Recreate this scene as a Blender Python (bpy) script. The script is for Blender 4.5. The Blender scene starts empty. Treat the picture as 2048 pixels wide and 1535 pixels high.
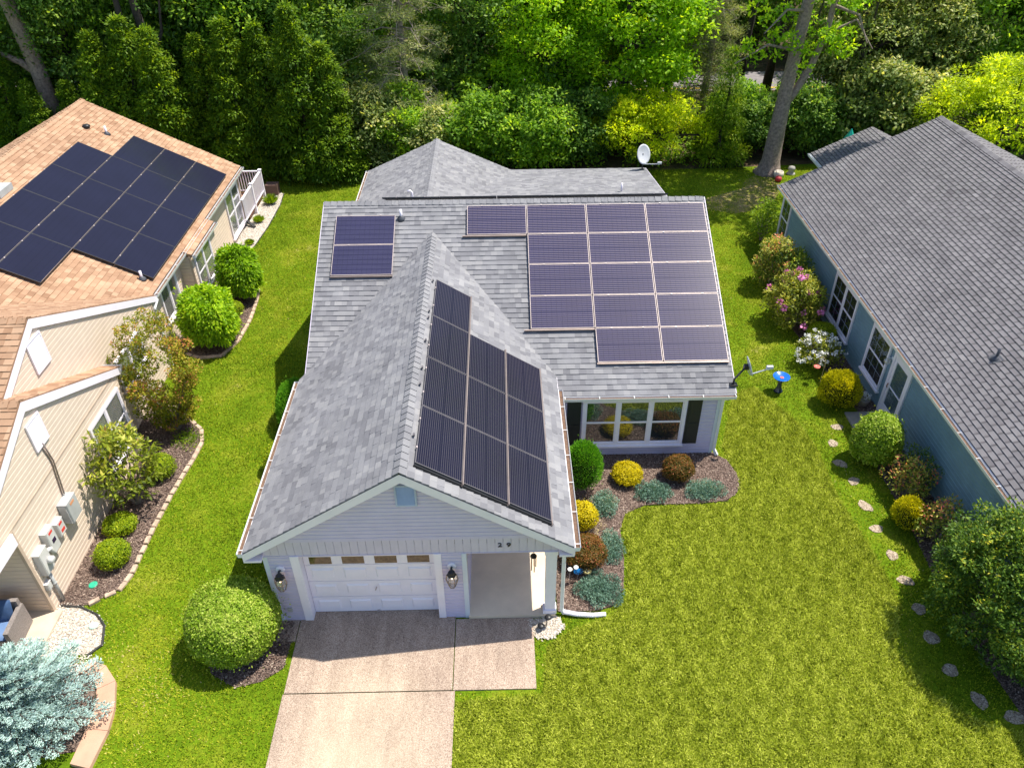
import bpy, math, random
import numpy as np
from mathutils import Vector, Matrix
SC = bpy.context.scene
COL = SC.collection
random.seed(4)
RNG = np.random.default_rng(11)

# ------------------------------------------------------------------ camera, sky, sun, exposure
YAW, PITCH, ROLL = 0.01303641, 0.64385659, -0.00935068
fw = Vector((math.sin(YAW)*math.cos(PITCH), math.cos(YAW)*math.cos(PITCH), -math.sin(PITCH)))
rt0 = Vector((math.cos(YAW), -math.sin(YAW), 0)); up0 = rt0.cross(fw)
rt = math.cos(ROLL)*rt0 + math.sin(ROLL)*up0; up = -math.sin(ROLL)*rt0 + math.cos(ROLL)*up0
cam = bpy.data.objects.new('camera', bpy.data.cameras.new('camera')); COL.objects.link(cam)
cam.matrix_world = Matrix(((rt.x, up.x, -fw.x, -5.98132), (rt.y, up.y, -fw.y, -21.5924),
                           (rt.z, up.z, -fw.z, 14.65551), (0, 0, 0, 1)))
cam.data.sensor_width = 36.0; cam.data.lens = 36.0*1567.39/2048
cam.data.clip_end = 2000; cam.data.clip_start = 0.1
SC.camera = cam
SUNV = Vector((0.43, 0.20, 1.0)).normalized()
ELEV = math.asin(SUNV.z); AZ = math.atan2(SUNV.x, SUNV.y)
w = bpy.data.worlds.new('World'); SC.world = w; w.use_nodes = True
nt = w.node_tree; nt.nodes.clear()
sky = nt.nodes.new('ShaderNodeTexSky'); sky.sky_type = 'NISHITA'; sky.sun_disc = False
sky.sun_elevation = ELEV; sky.sun_rotation = AZ
bg = nt.nodes.new('ShaderNodeBackground'); bg.inputs['Strength'].default_value = 0.13
wo = nt.nodes.new('ShaderNodeOutputWorld')
nt.links.new(sky.outputs[0], bg.inputs[0]); nt.links.new(bg.outputs[0], wo.inputs[0])
sl = bpy.data.lights.new('sun', 'SUN'); sl.energy = 4.9; sl.angle = math.radians(0.55); sl.color = (1, 0.94, 0.82)
so = bpy.data.objects.new('sun', sl); COL.objects.link(so)
so.rotation_euler = (-SUNV).to_track_quat('-Z', 'Y').to_euler()
vs = SC.view_settings
vs.view_transform = 'Standard'; vs.look = 'None'; vs.exposure = 0.56; vs.gamma = 1; vs.use_curve_mapping = False
SC.cycles.max_bounces = 6; SC.cycles.diffuse_bounces = 3; SC.cycles.glossy_bounces = 3
SC.cycles.transmission_bounces = 4; SC.cycles.transparent_max_bounces = 8

# ------------------------------------------------------------------ materials
MATS = {}
def newmat(name):
    m = bpy.data.materials.new(name); m.use_nodes = True; n = m.node_tree; n.nodes.clear()
    o = n.nodes.new('ShaderNodeOutputMaterial'); MATS[name] = m
    return m, n, o
def N(n, t, **kw):
    x = n.nodes.new(t)
    for k, v in kw.items():
        if k in x.inputs: x.inputs[k].default_value = v
        else: setattr(x, k, v)
    return x
def rgba(c): return (c[0], c[1], c[2], 1)
def ramp(n, stops, src, interp='LINEAR'):
    r = n.nodes.new('ShaderNodeValToRGB'); r.color_ramp.interpolation = interp
    el = r.color_ramp.elements
    while len(el) < len(stops): el.new(0.5)
    for e, (p, c) in zip(el, stops): e.position = p; e.color = rgba(c)
    n.links.new(src, r.inputs[0]); return r
def mix(n, a, b, f, mode='MIX'):
    x = n.nodes.new('ShaderNodeMix'); x.data_type = 'RGBA'; x.blend_type = mode
    for sock, v in ((x.inputs[0], f), (x.inputs[6], a), (x.inputs[7], b)):
        if isinstance(v, (int, float)): sock.default_value = v
        elif isinstance(v, tuple): sock.default_value = rgba(v)
        else: n.links.new(v, sock)
    return x.outputs[2]
def math_(n, op, a, b=0.0):
    x = n.nodes.new('ShaderNodeMath'); x.operation = op
    for i, v in enumerate((a, b)):
        if isinstance(v, (int, float)): x.inputs[i].default_value = v
        else: n.links.new(v, x.inputs[i])
    return x.outputs[0]
def noise(n, scale, detail=3, vec=None, rough=0.6):
    t = N(n, 'ShaderNodeTexNoise', Scale=scale, Detail=detail, Roughness=rough)
    if vec is None:
        g = n.nodes.new('ShaderNodeNewGeometry'); vec = g.outputs['Position']
    n.links.new(vec, t.inputs['Vector']); return t
def bump(n, h, dist, strength=1.0):
    b = N(n, 'ShaderNodeBump', Strength=strength, Distance=dist); n.links.new(h, b.inputs['Height']); return b.outputs[0]
def tintattr(n):
    a = n.nodes.new('ShaderNodeAttribute'); a.attribute_name = 'tint'; return a.outputs['Fac']

def plain(name, c, rough=0.6, metal=0.0, nscale=3.0, amt=0.12, spec=0.4, bumpd=0.0, bscale=60):
    m, n, o = newmat(name)
    p = N(n, 'ShaderNodeBsdfPrincipled', Roughness=rough, Metallic=metal)
    p.inputs['Specular IOR Level'].default_value = spec
    t = noise(n, nscale, 4)
    lo = tuple(v*(1-amt) for v in c); hi = tuple(min(1, v*(1+amt)) for v in c)
    r = ramp(n, [(0.3, lo), (0.7, hi)], t.outputs['Fac'])
    n.links.new(r.outputs[0], p.inputs['Base Color'])
    if bumpd: n.links.new(bump(n, noise(n, bscale, 2).outputs['Fac'], bumpd), p.inputs['Normal'])
    n.links.new(p.outputs[0], o.inputs[0]); return m
def shingle_mat(name, stops, grain=0.5):
    m, n, o = newmat(name)
    p = N(n, 'ShaderNodeBsdfPrincipled', Roughness=0.92); p.inputs['Specular IOR Level'].default_value = 0.2
    r = ramp(n, stops, tintattr(n))
    g = noise(n, 220, 2); g2 = noise(n, 1.1, 4)
    c = mix(n, r.outputs[0], ramp(n, [(0.25, (0.45,)*3), (0.75, (0.62,)*3)], g.outputs['Fac']).outputs[0], grain, 'OVERLAY')
    c = mix(n, c, ramp(n, [(0.3, (0.40,)*3), (0.7, (0.57,)*3)], g2.outputs['Fac']).outputs[0], 0.7, 'OVERLAY')
    n.links.new(c, p.inputs['Base Color'])
    n.links.new(bump(n, g.outputs['Fac'], 0.004), p.inputs['Normal'])
    n.links.new(p.outputs[0], o.inputs[0]); return m
def leaf_mat(name, stops, trans=0.35, rough=0.5, spec=0.35, gain=1.0):
    rough = max(rough, 0.5); spec = min(spec, 0.22)
    stops = [(p, tuple(min(0.9, v*gain) for v in c)) for p, c in stops]
    m, n, o = newmat(name)
    p = N(n, 'ShaderNodeBsdfPrincipled', Roughness=rough); p.inputs['Specular IOR Level'].default_value = spec
    oi = n.nodes.new('ShaderNodeObjectInfo')
    f = math_(n, 'ADD', tintattr(n), math_(n, 'MULTIPLY', math_(n, 'SUBTRACT', oi.outputs['Random'], 0.5), 0.18))
    r = ramp(n, stops, f)
    n.links.new(r.outputs[0], p.inputs['Base Color'])
    tr = n.nodes.new('ShaderNodeBsdfTranslucent')
    n.links.new(mix(n, r.outputs[0], (2.3, 2.1, 0.4), 0.6, 'MULTIPLY'), tr.inputs['Color'])
    mx = n.nodes.new('ShaderNodeMixShader'); mx.inputs[0].default_value = trans
    n.links.new(p.outputs[0], mx.inputs[1]); n.links.new(tr.outputs[0], mx.inputs[2]); n.links.new(mx.outputs[0], o.inputs[0])
    return m
GLOSSY = {}
def glass_mat(name, c, refl=0.2, rough=0.03):
    m, n, o = newmat(name)
    d = N(n, 'ShaderNodeBsdfPrincipled', Roughness=0.3); d.inputs['Base Color'].default_value = rgba(c)
    tp = n.nodes.new('ShaderNodeBsdfTransparent')
    gl = N(n, 'ShaderNodeBsdfGlossy', Roughness=rough); gl.inputs['Color'].default_value = (0.9, 0.95, 1, 1)
    fr = N(n, 'ShaderNodeLayerWeight', Blend=0.45)
    f = math_(n, 'ADD', math_(n, 'MULTIPLY', fr.outputs['Facing'], 0.45), refl)
    a = n.nodes.new('ShaderNodeMixShader'); a.inputs[0].default_value = 0.25
    n.links.new(tp.outputs[0], a.inputs[1]); n.links.new(d.outputs[0], a.inputs[2])
    b = n.nodes.new('ShaderNodeMixShader'); n.links.new(f, b.inputs[0])
    n.links.new(a.outputs[0], b.inputs[1]); n.links.new(gl.outputs[0], b.inputs[2])
    n.links.new(b.outputs[0], o.inputs[0]); return m
def solar_mat(name, cell, line, nline, ncell, wline, rough, coat=1.0, met=0.6):
    m, n, o = newmat(name)
    uv = n.nodes.new('ShaderNodeUVMap'); sp = n.nodes.new('ShaderNodeSeparateXYZ'); n.links.new(uv.outputs[0], sp.inputs[0])
    fv = math_(n, 'FRACT', math_(n, 'MULTIPLY', sp.outputs[1], nline))
    isl = math_(n, 'LESS_THAN', fv, wline)
    fu = math_(n, 'FRACT', math_(n, 'MULTIPLY', sp.outputs[0], ncell))
    f6 = math_(n, 'FRACT', math_(n, 'MULTIPLY', sp.outputs[1], 6))
    gap = math_(n, 'MAXIMUM', math_(n, 'LESS_THAN', fu, 0.035), math_(n, 'LESS_THAN', f6, 0.05))
    nz = noise(n, 1.3, 3)
    c0 = mix(n, cell, tuple(v*1.6 for v in cell), nz.outputs['Fac'])
    c1 = mix(n, c0, line, isl)
    c2 = mix(n, c1, (0.012, 0.012, 0.02), math_(n, 'MULTIPLY', gap, 0.75))
    p = N(n, 'ShaderNodeBsdfPrincipled', Roughness=0.7); p.inputs['Specular IOR Level'].default_value = 0.06
    n.links.new(c2, p.inputs['Base Color'])
    n.links.new(math_(n, 'MULTIPLY', isl, met), p.inputs['Metallic'])
    p.inputs['Coat Weight'].default_value = coat; p.inputs['Coat Roughness'].default_value = rough
    n.links.new(p.outputs[0], o.inputs[0]); return m
def aggregate(name, stops, big, scale=55, stain=None):
    m, n, o = newmat(name)
    p = N(n, 'ShaderNodeBsdfPrincipled', Roughness=0.9); p.inputs['Specular IOR Level'].default_value = 0.2
    g = n.nodes.new('ShaderNodeNewGeometry')
    v = N(n, 'ShaderNodeTexVoronoi', Scale=scale); n.links.new(g.outputs['Position'], v.inputs['Vector'])
    sep = n.nodes.new('ShaderNodeSeparateColor'); n.links.new(v.outputs['Color'], sep.inputs[0])
    r = ramp(n, stops, sep.outputs[0])
    b = noise(n, 0.7, 5)
    c = mix(n, r.outputs[0], ramp(n, [(0.3, (0.40,)*3), (0.7, (0.60,)*3)], b.outputs['Fac']).outputs[0], big, 'OVERLAY')
    if stain:
        st = N(n, 'ShaderNodeTexNoise', Scale=2.2, Detail=6); mp = n.nodes.new('ShaderNodeMapping'); mp.inputs['Scale'].default_value = (1.6, 0.35, 1); n.links.new(g.outputs['Position'], mp.inputs[0]); n.links.new(mp.outputs[0], st.inputs['Vector'])
        c = mix(n, c, ramp(n, [(0.35, (0.36,)*3), (0.6, (0.52,)*3)], st.outputs['Fac']).outputs[0], 0.7, 'OVERLAY')
        vm = n.nodes.new('ShaderNodeMapping'); vm.vector_type = 'POINT'
        vm.inputs['Location'].default_value = (-stain[0]/stain[2], -stain[1]/stain[3], 0); vm.inputs['Scale'].default_value = (1/stain[2], 1/stain[3], 1)
        n.links.new(g.outputs['Position'], vm.inputs[0])
        gr = n.nodes.new('ShaderNodeTexGradient'); gr.gradient_type = 'SPHERICAL'; n.links.new(vm.outputs[0], gr.inputs[0])
        c = mix(n, c, stain[4], math_(n, 'MULTIPLY', math_(n, 'MULTIPLY', gr.outputs['Fac'], b.outputs['Fac']), 1.1))
    n.links.new(c, p.inputs['Base Color'])
    n.links.new(bump(n, v.outputs['Distance'], 0.006), p.inputs['Normal'])
    n.links.new(p.outputs[0], o.inputs[0]); return m

shingle_mat('gray_shingle', [(0, (0.165, 0.165, 0.182)), (0.35, (0.205, 0.205, 0.223)), (0.7, (0.232, 0.232, 0.248)), (1, (0.27, 0.268, 0.28))])
shingle_mat('slate_shingle', [(0, (0.085, 0.080, 0.088)), (0.5, (0.150, 0.143, 0.155)), (1, (0.215, 0.207, 0.218))])
shingle_mat('tan_shingle', [(0, (0.29, 0.17, 0.105)), (0.3, (0.355, 0.217, 0.138)), (0.7, (0.405, 0.255, 0.165)), (1, (0.455, 0.30, 0.20))])
plain('gray_siding', (0.58, 0.535, 0.70), 0.5, amt=0.04); plain('gray_band', (0.60, 0.55, 0.66), 0.5, amt=0.05)
plain('tan_siding', (0.71, 0.575, 0.465), 0.55, amt=0.04); plain('blue_siding', (0.155, 0.26, 0.33), 0.5, amt=0.08)
plain('tan_trim', (0.52, 0.40, 0.31), 0.5)
plain('white_paint', (0.87, 0.82, 0.90), 0.4, amt=0.03); plain('white_metal', (0.78, 0.79, 0.80), 0.35, amt=0.03)
plain('pale_blue_trim', (0.62, 0.68, 0.76), 0.4, amt=0.03)
plain('gutter_dirt', (0.15, 0.09, 0.06), 0.9, amt=0.4, nscale=20)
plain('shutter_black', (0.018, 0.024, 0.024), 0.45); plain('interior_dark', (0.02, 0.024, 0.028), 0.8)
plain('blind_white', (0.62, 0.62, 0.60), 0.6); plain('louver_blue', (0.40, 0.47, 0.62), 0.5)
plain('black_metal', (0.02, 0.02, 0.022), 0.4); plain('frame_dark', (0.05, 0.05, 0.055), 0.5, metal=0.2)
plain('frame_silver', (0.45, 0.38, 0.37), 0.5, metal=0.15); plain('frame_bronze', (0.30, 0.24, 0.22), 0.4, metal=0.5)
plain('dish_gray', (0.42, 0.46, 0.55), 0.35); plain('dish_white', (0.62, 0.63, 0.67), 0.4)
plain('porch_concrete', (0.70, 0.58, 0.44), 0.85, amt=0.1, nscale=1.5, bumpd=0.002); plain('slab_concrete', (0.55, 0.46, 0.36), 0.85, amt=0.12)
plain('curb_concrete', (0.55, 0.33, 0.23), 0.85, amt=0.15, nscale=2); plain('pad_concrete', (0.30, 0.28, 0.25), 0.9)
plain('brick_edge', (0.50, 0.37, 0.28), 0.9, amt=0.3, nscale=8); plain('edging_black', (0.03, 0.03, 0.03), 0.6)
plain('bark', (0.27, 0.21, 0.18), 0.95, amt=0.4, nscale=9, bumpd=0.03, bscale=25); plain('bark_dark', (0.05, 0.04, 0.035), 0.95, amt=0.4, nscale=9)
plain('bark_gray', (0.26, 0.22, 0.18), 0.95, amt=0.3, nscale=9)
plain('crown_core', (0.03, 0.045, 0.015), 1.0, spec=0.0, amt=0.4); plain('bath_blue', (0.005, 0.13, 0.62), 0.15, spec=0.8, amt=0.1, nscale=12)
plain('bath_stem', (0.008, 0.015, 0.06), 0.15, spec=0.8); plain('copper', (0.35, 0.17, 0.10), 0.4, metal=0.6)
plain('red_clay', (0.45, 0.04, 0.05), 0.6); plain('stone_gray', (0.34, 0.32, 0.30), 0.9, amt=0.25, nscale=12)
plain('wicker', (0.24, 0.21, 0.20), 0.7, amt=0.35, nscale=45, bumpd=0.006, bscale=90); plain('cushion_blue', (0.05, 0.10, 0.22), 0.85, amt=0.2, nscale=6, bumpd=0.004, bscale=120)
plain('seat_blue', (0.13, 0.22, 0.42), 0.85, amt=0.12, nscale=6); plain('box_gray', (0.42, 0.43, 0.43), 0.45); plain('box_light', (0.60, 0.59, 0.57), 0.45)
plain('label_red', (0.70, 0.06, 0.05), 0.5); plain('label_orange', (0.65, 0.30, 0.16), 0.5); plain('screen_dark', (0.03, 0.01, 0.06), 0.2)
plain('green_plastic', (0.03, 0.42, 0.25), 0.4); plain('teal_glass', (0.02, 0.42, 0.32), 0.2); plain('mint_plastic', (0.45, 0.62, 0.52), 0.5)
plain('pink', (0.75, 0.16, 0.13), 0.4); plain('sunflower', (0.52, 0.48, 0.22), 0.6); plain('ornament_blue', (0.01, 0.22, 0.60), 0.3)
plain('deck_brown', (0.30, 0.14, 0.09), 0.8); plain('step_brown', (0.12, 0.07, 0.055), 0.85); plain('door_blue', (0.30, 0.40, 0.50), 0.4)
plain('straw', (0.52, 0.42, 0.22), 0.9, amt=0.2); plain('pot', (0.28, 0.24, 0.22), 0.7); plain('white_petal', (0.80, 0.80, 0.78), 0.6, amt=0.05)
plain('pink_petal', (0.72, 0.25, 0.48), 0.6); plain('road', (0.22, 0.20, 0.21), 0.9, amt=0.2); plain('road_yellow', (0.60, 0.40, 0.05), 0.8)
plain('door_pane', (0.13, 0.085, 0.045), 0.08, spec=0.6, amt=0.5, nscale=9); plain('lead_gray', (0.07, 0.075, 0.09), 0.5); plain('pebble', (0.62, 0.56, 0.48), 0.85, amt=0.3, nscale=30)
m_, n_, o_ = newmat('bulb_glow'); e_ = N(n_, 'ShaderNodeEmission', Strength=6.0); e_.inputs[0].default_value = (1, 0.72, 0.4, 1); n_.links.new(e_.outputs[0], o_.inputs[0])
glass_mat('window_glass', (0.02, 0.03, 0.035), 0.10); glass_mat('lantern_glass', (0.5, 0.45, 0.4), 0.05)
glass_mat('door_glass', (0.10, 0.065, 0.03), 0.06, 0.12)
solar_mat('solar_blue', (0.012, 0.013, 0.050), (0.185, 0.155, 0.19), 16, 12, 0.30, 0.18, 0.42, 0.0)
solar_mat('solar_black', (0.005, 0.005, 0.016), (0.065, 0.060, 0.075), 22, 12, 0.22, 0.14, 0.25, 0.0)
solar_mat('solar_pair', (0.018, 0.016, 0.05), (0.09, 0.09, 0.14), 24, 12, 0.22, 0.12)
solar_mat('solar_left', (0.008, 0.009, 0.024), (0.02, 0.02, 0.036), 30, 12, 0.25, 0.10, 0.32)
aggregate('drive', [(0, (0.20, 0.14, 0.11)), (0.3, (0.37, 0.275, 0.215)), (0.7, (0.46, 0.35, 0.275)), (1, (0.58, 0.48, 0.39))], 0.5, 80, (-8.9, -14.6, 2.0, 3.4, (0.66, 0.54, 0.38)))
aggregate('stepstone', [(0, (0.15, 0.11, 0.08)), (0.5, (0.33, 0.26, 0.19)), (1, (0.52, 0.44, 0.34))], 0.5, 40)
aggregate('mulch', [(0, (0.05, 0.035, 0.03)), (0.5, (0.13, 0.09, 0.075)), (1, (0.27, 0.20, 0.165))], 0.6, 38)
aggregate('gravel', [(0, (0.30, 0.24, 0.20)), (0.5, (0.52, 0.46, 0.40)), (1, (0.72, 0.68, 0.62))], 0.5, 28)

leaf_mat('grass_front', [(0, (0.03, 0.05, 0.004)), (0.3, (0.170, 0.225, 0.014)), (0.6, (0.335, 0.395, 0.030)), (1, (0.62, 0.66, 0.11))], 0.18, 0.8, 0.04)
leaf_mat('grass_side', [(0, (0.04, 0.08, 0.004)), (0.35, (0.17, 0.25, 0.012)), (0.65, (0.32, 0.38, 0.018)), (0.85, (0.50, 0.48, 0.05)), (1, (0.60, 0.47, 0.22))], 0.18, 0.8, 0.04)
leaf_mat('leaf_forest', [(0, (0.016, 0.035, 0.0048)), (0.5, (0.0512, 0.095, 0.0084)), (1, (0.16, 0.2, 0.018))], 0.5, gain=4.0)
leaf_mat('leaf_deep', [(0, (0.0128, 0.028, 0.006)), (0.5, (0.0352, 0.068, 0.0108)), (1, (0.096, 0.13, 0.021))], 0.45, gain=3.9)
leaf_mat('leaf_maple', [(0, (0.0405, 0.1, 0.0032)), (0.5, (0.135, 0.24, 0.0064)), (1, (0.351, 0.42, 0.016))], 0.5, gain=2.0)
leaf_mat('leaf_silver', [(0, (0.027, 0.05, 0.012)), (0.5, (0.108, 0.15, 0.04)), (1, (0.405, 0.38, 0.16))], 0.4, gain=1.9)
leaf_mat('leaf_pine', [(0, (0.03, 0.045, 0.018)), (0.5, (0.09, 0.12, 0.04)), (1, (0.22, 0.22, 0.10))], 0.3, gain=2.6)
leaf_mat('leaf_arbor', [(0, (0.018, 0.045, 0.0036)), (0.5, (0.0525, 0.095, 0.006)), (1, (0.135, 0.18, 0.009))], 0.4, gain=2.5)
leaf_mat('leaf_lime', [(0, (0.08, 0.12, 0.003)), (0.5, (0.27, 0.34, 0.006)), (1, (0.50, 0.54, 0.02))], 0.5, gain=1.8)
leaf_mat('leaf_cedar', [(0, (0.026, 0.06, 0.0028)), (0.5, (0.091, 0.15, 0.007)), (1, (0.221, 0.27, 0.014))], 0.4, gain=2.1)
leaf_mat('leaf_laurel', [(0, (0.055, 0.12, 0.003)), (0.5, (0.176, 0.32, 0.006)), (1, (0.396, 0.5, 0.02))], 0.4, gain=1.35)
leaf_mat('leaf_ball', [(0, (0.07, 0.14, 0.008)), (0.5, (0.24, 0.38, 0.02)), (1, (0.52, 0.58, 0.12))], 0.3, gain=1.0)
leaf_mat('leaf_box', [(0, (0.0575, 0.1, 0.0032)), (0.5, (0.1725, 0.24, 0.0064)), (1, (0.368, 0.38, 0.016))], 0.35, gain=1.7)
leaf_mat('leaf_spirea', [(0, (0.35, 0.30, 0.004)), (0.5, (0.62, 0.52, 0.006)), (1, (0.80, 0.68, 0.02))], 0.3)
leaf_mat('leaf_gold', [(0, (0.16, 0.18, 0.004)), (0.5, (0.42, 0.40, 0.010)), (1, (0.62, 0.54, 0.03))], 0.3, gain=1.3)
leaf_mat('leaf_barberry', [(0, (0.05, 0.06, 0.010)), (0.35, (0.15, 0.11, 0.02)), (0.6, (0.26, 0.10, 0.03)), (0.8, (0.34, 0.16, 0.04)), (1, (0.45, 0.06, 0.05))], 0.3)
leaf_mat('leaf_juniper', [(0, (0.05, 0.10, 0.075)), (0.5, (0.12, 0.21, 0.16)), (0.92, (0.22, 0.33, 0.26)), (1, (0.34, 0.28, 0.16))], 0.15, gain=1.35)
leaf_mat('leaf_arbm', [(0, (0.026, 0.1, 0.0064)), (0.5, (0.078, 0.22, 0.012)), (1, (0.182, 0.34, 0.024))], 0.25, gain=1.6)
leaf_mat('leaf_photinia', [(0, (0.06, 0.09, 0.004)), (0.45, (0.19, 0.23, 0.01)), (0.75, (0.36, 0.31, 0.03)), (0.95, (0.42, 0.16, 0.06))], 0.25, gain=1.1)
leaf_mat('leaf_redtip', [(0, (0.03, 0.06, 0.01)), (0.4, (0.13, 0.16, 0.02)), (0.62, (0.32, 0.30, 0.06)), (0.8, (0.36, 0.12, 0.07)), (1, (0.45, 0.10, 0.09))], 0.3, gain=1.9)
leaf_mat('leaf_magnolia', [(0, (0.046, 0.07, 0.008)), (0.5, (0.161, 0.2, 0.016)), (0.85, (0.391, 0.38, 0.064)), (1, (0.23, 0.1, 0.048))], 0.3, gain=1.5)
leaf_mat('leaf_rhodo', [(0, (0.036, 0.06, 0.008)), (0.5, (0.144, 0.17, 0.016)), (1, (0.432, 0.38, 0.064))], 0.3, gain=1.7)
leaf_mat('leaf_holly', [(0, (0.018, 0.04, 0.0072)), (0.5, (0.0525, 0.1, 0.012)), (0.85, (0.15, 0.19, 0.018)), (1, (0.36, 0.32, 0.03))], 0.3, gain=2.0)
leaf_mat('leaf_spruce', [(0, (0.12, 0.20, 0.21)), (0.5, (0.27, 0.38, 0.38)), (1, (0.48, 0.58, 0.56))], 0.1, gain=1.5)
leaf_mat('chips', [(0, (0.05, 0.03, 0.025)), (0.5, (0.16, 0.11, 0.09)), (0.85, (0.30, 0.22, 0.18)), (1, (0.50, 0.40, 0.32))], 0.0, 0.9, 0.1)
leaf_mat('stones_white', [(0, (0.42, 0.34, 0.26)), (0.5, (0.66, 0.60, 0.52)), (1, (0.82, 0.80, 0.75))], 0.0, 0.7, 0.2)

def ground_mat(name, stops, s1, s2):
    m, n, o = newmat(name)
    p = N(n, 'ShaderNodeBsdfPrincipled', Roughness=0.95); p.inputs['Specular IOR Level'].default_value = 0.1
    a = noise(n, s1, 6, rough=0.7); b = noise(n, s2, 3)
    c = ramp(n, stops, a.outputs['Fac'])
    c = mix(n, c.outputs[0], ramp(n, [(0.3, (0.36,)*3), (0.7, (0.64,)*3)], b.outputs['Fac']).outputs[0], 0.8, 'OVERLAY')
    n.links.new(c, p.inputs['Base Color'])
    n.links.new(bump(n, b.outputs['Fac'], 0.05), p.inputs['Normal']); n.links.new(p.outputs[0], o.inputs[0])
ground_mat('turf', [(0.30, (0.07, 0.13, 0.004)), (0.5, (0.12, 0.20, 0.006)), (0.64, (0.22, 0.25, 0.02)), (0.8, (0.34, 0.28, 0.12))], 0.6, 14)
ground_mat('turf_front', [(0.35, (0.08, 0.10, 0.005)), (0.6, (0.14, 0.17, 0.01))], 1.5, 18)
ground_mat('bare_soil', [(0.35, (0.10, 0.15, 0.01)), (0.5, (0.24, 0.20, 0.08)), (0.65, (0.36, 0.25, 0.16)), (0.8, (0.14, 0.18, 0.02))], 1.6, 12)
ground_mat('duff', [(0.3, (0.02, 0.03, 0.01)), (0.5, (0.06, 0.05, 0.03)), (0.65, (0.14, 0.09, 0.06)), (0.8, (0.08, 0.12, 0.02))], 0.8, 9)

# ------------------------------------------------------------------ object helpers
def link(o, parent=None):
    COL.objects.link(o)
    if parent is not None: o.parent = parent
    return o
def tag(o, label=None, cat=None, group=None, kind=None):
    if label: o['label'] = label
    if cat: o['category'] = cat
    if group: o['group'] = group
    if kind: o['kind'] = kind
    return o
def thing(name, label, cat, loc=(0, 0, 0), rz=0.0, group=None):
    o = bpy.data.objects.new(name, None); o.empty_display_size = 0.2
    o.location = loc; o.rotation_euler = (0, 0, rz); link(o)
    return tag(o, label, cat, group)
class MB:
    def __init__(s): s.v = []; s.f = []; s.t = []; s.uv = None
    def face(s, pts, t=0.5):
        b = len(s.v); s.v += [tuple(p) for p in pts]; s.f.append(tuple(range(b, b+len(pts)))); s.t.append(t)
    def box(s, x0, x1, y0, y1, z0, z1, t=0.5, M=None):
        p = [Vector((x, y, z)) for z in (z0, z1) for y in (y0, y1) for x in (x0, x1)]
        if M is not None: p = [M @ q for q in p]
        b = len(s.v); s.v += [tuple(q) for q in p]
        for q in ((0, 2, 3, 1), (4, 5, 7, 6), (0, 1, 5, 4), (2, 6, 7, 3), (0, 4, 6, 2), (1, 3, 7, 5)):
            s.f.append(tuple(b+i for i in q)); s.t.append(t)
        return s
    def bar(s, a, b_, wd, ht, t=0.5, upv=(0, 0, 1)):
        a = Vector(a); b_ = Vector(b_); d = (b_-a); L = d.length; d.normalize()
        u = Vector(upv); x = d.cross(u)
        if x.length < 1e-4: x = d.cross(Vector((1, 0, 0)))
        x.normalize(); z = x.cross(d)
        M = Matrix(((x.x, d.x, z.x, a.x), (x.y, d.y, z.y, a.y), (x.z, d.z, z.z, a.z), (0, 0, 0, 1)))
        return s.box(-wd/2, wd/2, 0, L, -ht/2, ht/2, t, M)
    def tube(s, pts, rad, n=10, t=0.5, cap=True):
        pts = [Vector(p) for p in pts]; rad = rad if isinstance(rad, (list, tuple)) else [rad]*len(pts)
        rings = []; prev = None
        for i, p in enumerate(pts):
            d = (pts[min(i+1, len(pts)-1)]-pts[max(i-1, 0)]).normalized()
            x = d.cross(Vector((0, 0, 1))) if prev is None else (prev - d*prev.dot(d))
            if x.length < 1e-3: x = d.cross(Vector((1, 0, 0)))
            x.normalize(); prev = x; y = d.cross(x); b = len(s.v); rings.append(b)
            for k in range(n):
                a = 2*math.pi*k/n; s.v.append(tuple(p + x*rad[i]*math.cos(a) + y*rad[i]*math.sin(a)))
        for r0, r1 in zip(rings, rings[1:]):
            for k in range(n): s.f.append((r0+k, r0+(k+1) % n, r1+(k+1) % n, r1+k)); s.t.append(t)
        if cap:
            s.f.append(tuple(rings[0]+k for k in reversed(range(n)))); s.t.append(t)
            s.f.append(tuple(rings[-1]+k for k in range(n))); s.t.append(t)
        return s
    def lathe(s, prof, c=(0, 0, 0), n=20, t=0.5, M=None):
        c = Vector(c); rings = []
        for r, z in prof:
            b = len(s.v); rings.append(b)
            for k in range(n):
                a = 2*math.pi*k/n; q = Vector((r*math.cos(a), r*math.sin(a), z))
                if M is not None: q = M @ q
                s.v.append(tuple(c+q))
        for r0, r1 in zip(rings, rings[1:]):
            for k in range(n): s.f.append((r0+k, r0+(k+1) % n, r1+(k+1) % n, r1+k)); s.t.append(t)
        s.f.append(tuple(rings[0]+k for k in reversed(range(n)))); s.t.append(t)
        s.f.append(tuple(rings[-1]+k for k in range(n))); s.t.append(t)
        return s
    def prism(s, poly, O, U, V, Nn, n0, n1, t=0.5):
        lo = [O+U*a+V*b+Nn*n0 for a, b in poly]; hi = [O+U*a+V*b+Nn*n1 for a, b in poly]
        s.face(lo[::-1], t); s.face(hi, t)
        k = len(poly)
        for i in range(k): s.face([lo[i], lo[(i+1) % k], hi[(i+1) % k], hi[i]], t)
        return s
    def build(s, name, mat, parent=None, smooth=False):
        me = bpy.data.meshes.new(name); me.from_pydata(s.v, [], s.f); me.materials.append(MATS[mat])
        a = me.attributes.new('tint', 'FLOAT', 'FACE'); a.data.foreach_set('value', np.array(s.t, dtype=np.float32))
        if smooth: me.polygons.foreach_set('use_smooth', [True]*len(s.f))
        me.update()
        return link(bpy.data.objects.new(name, me), parent)
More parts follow.
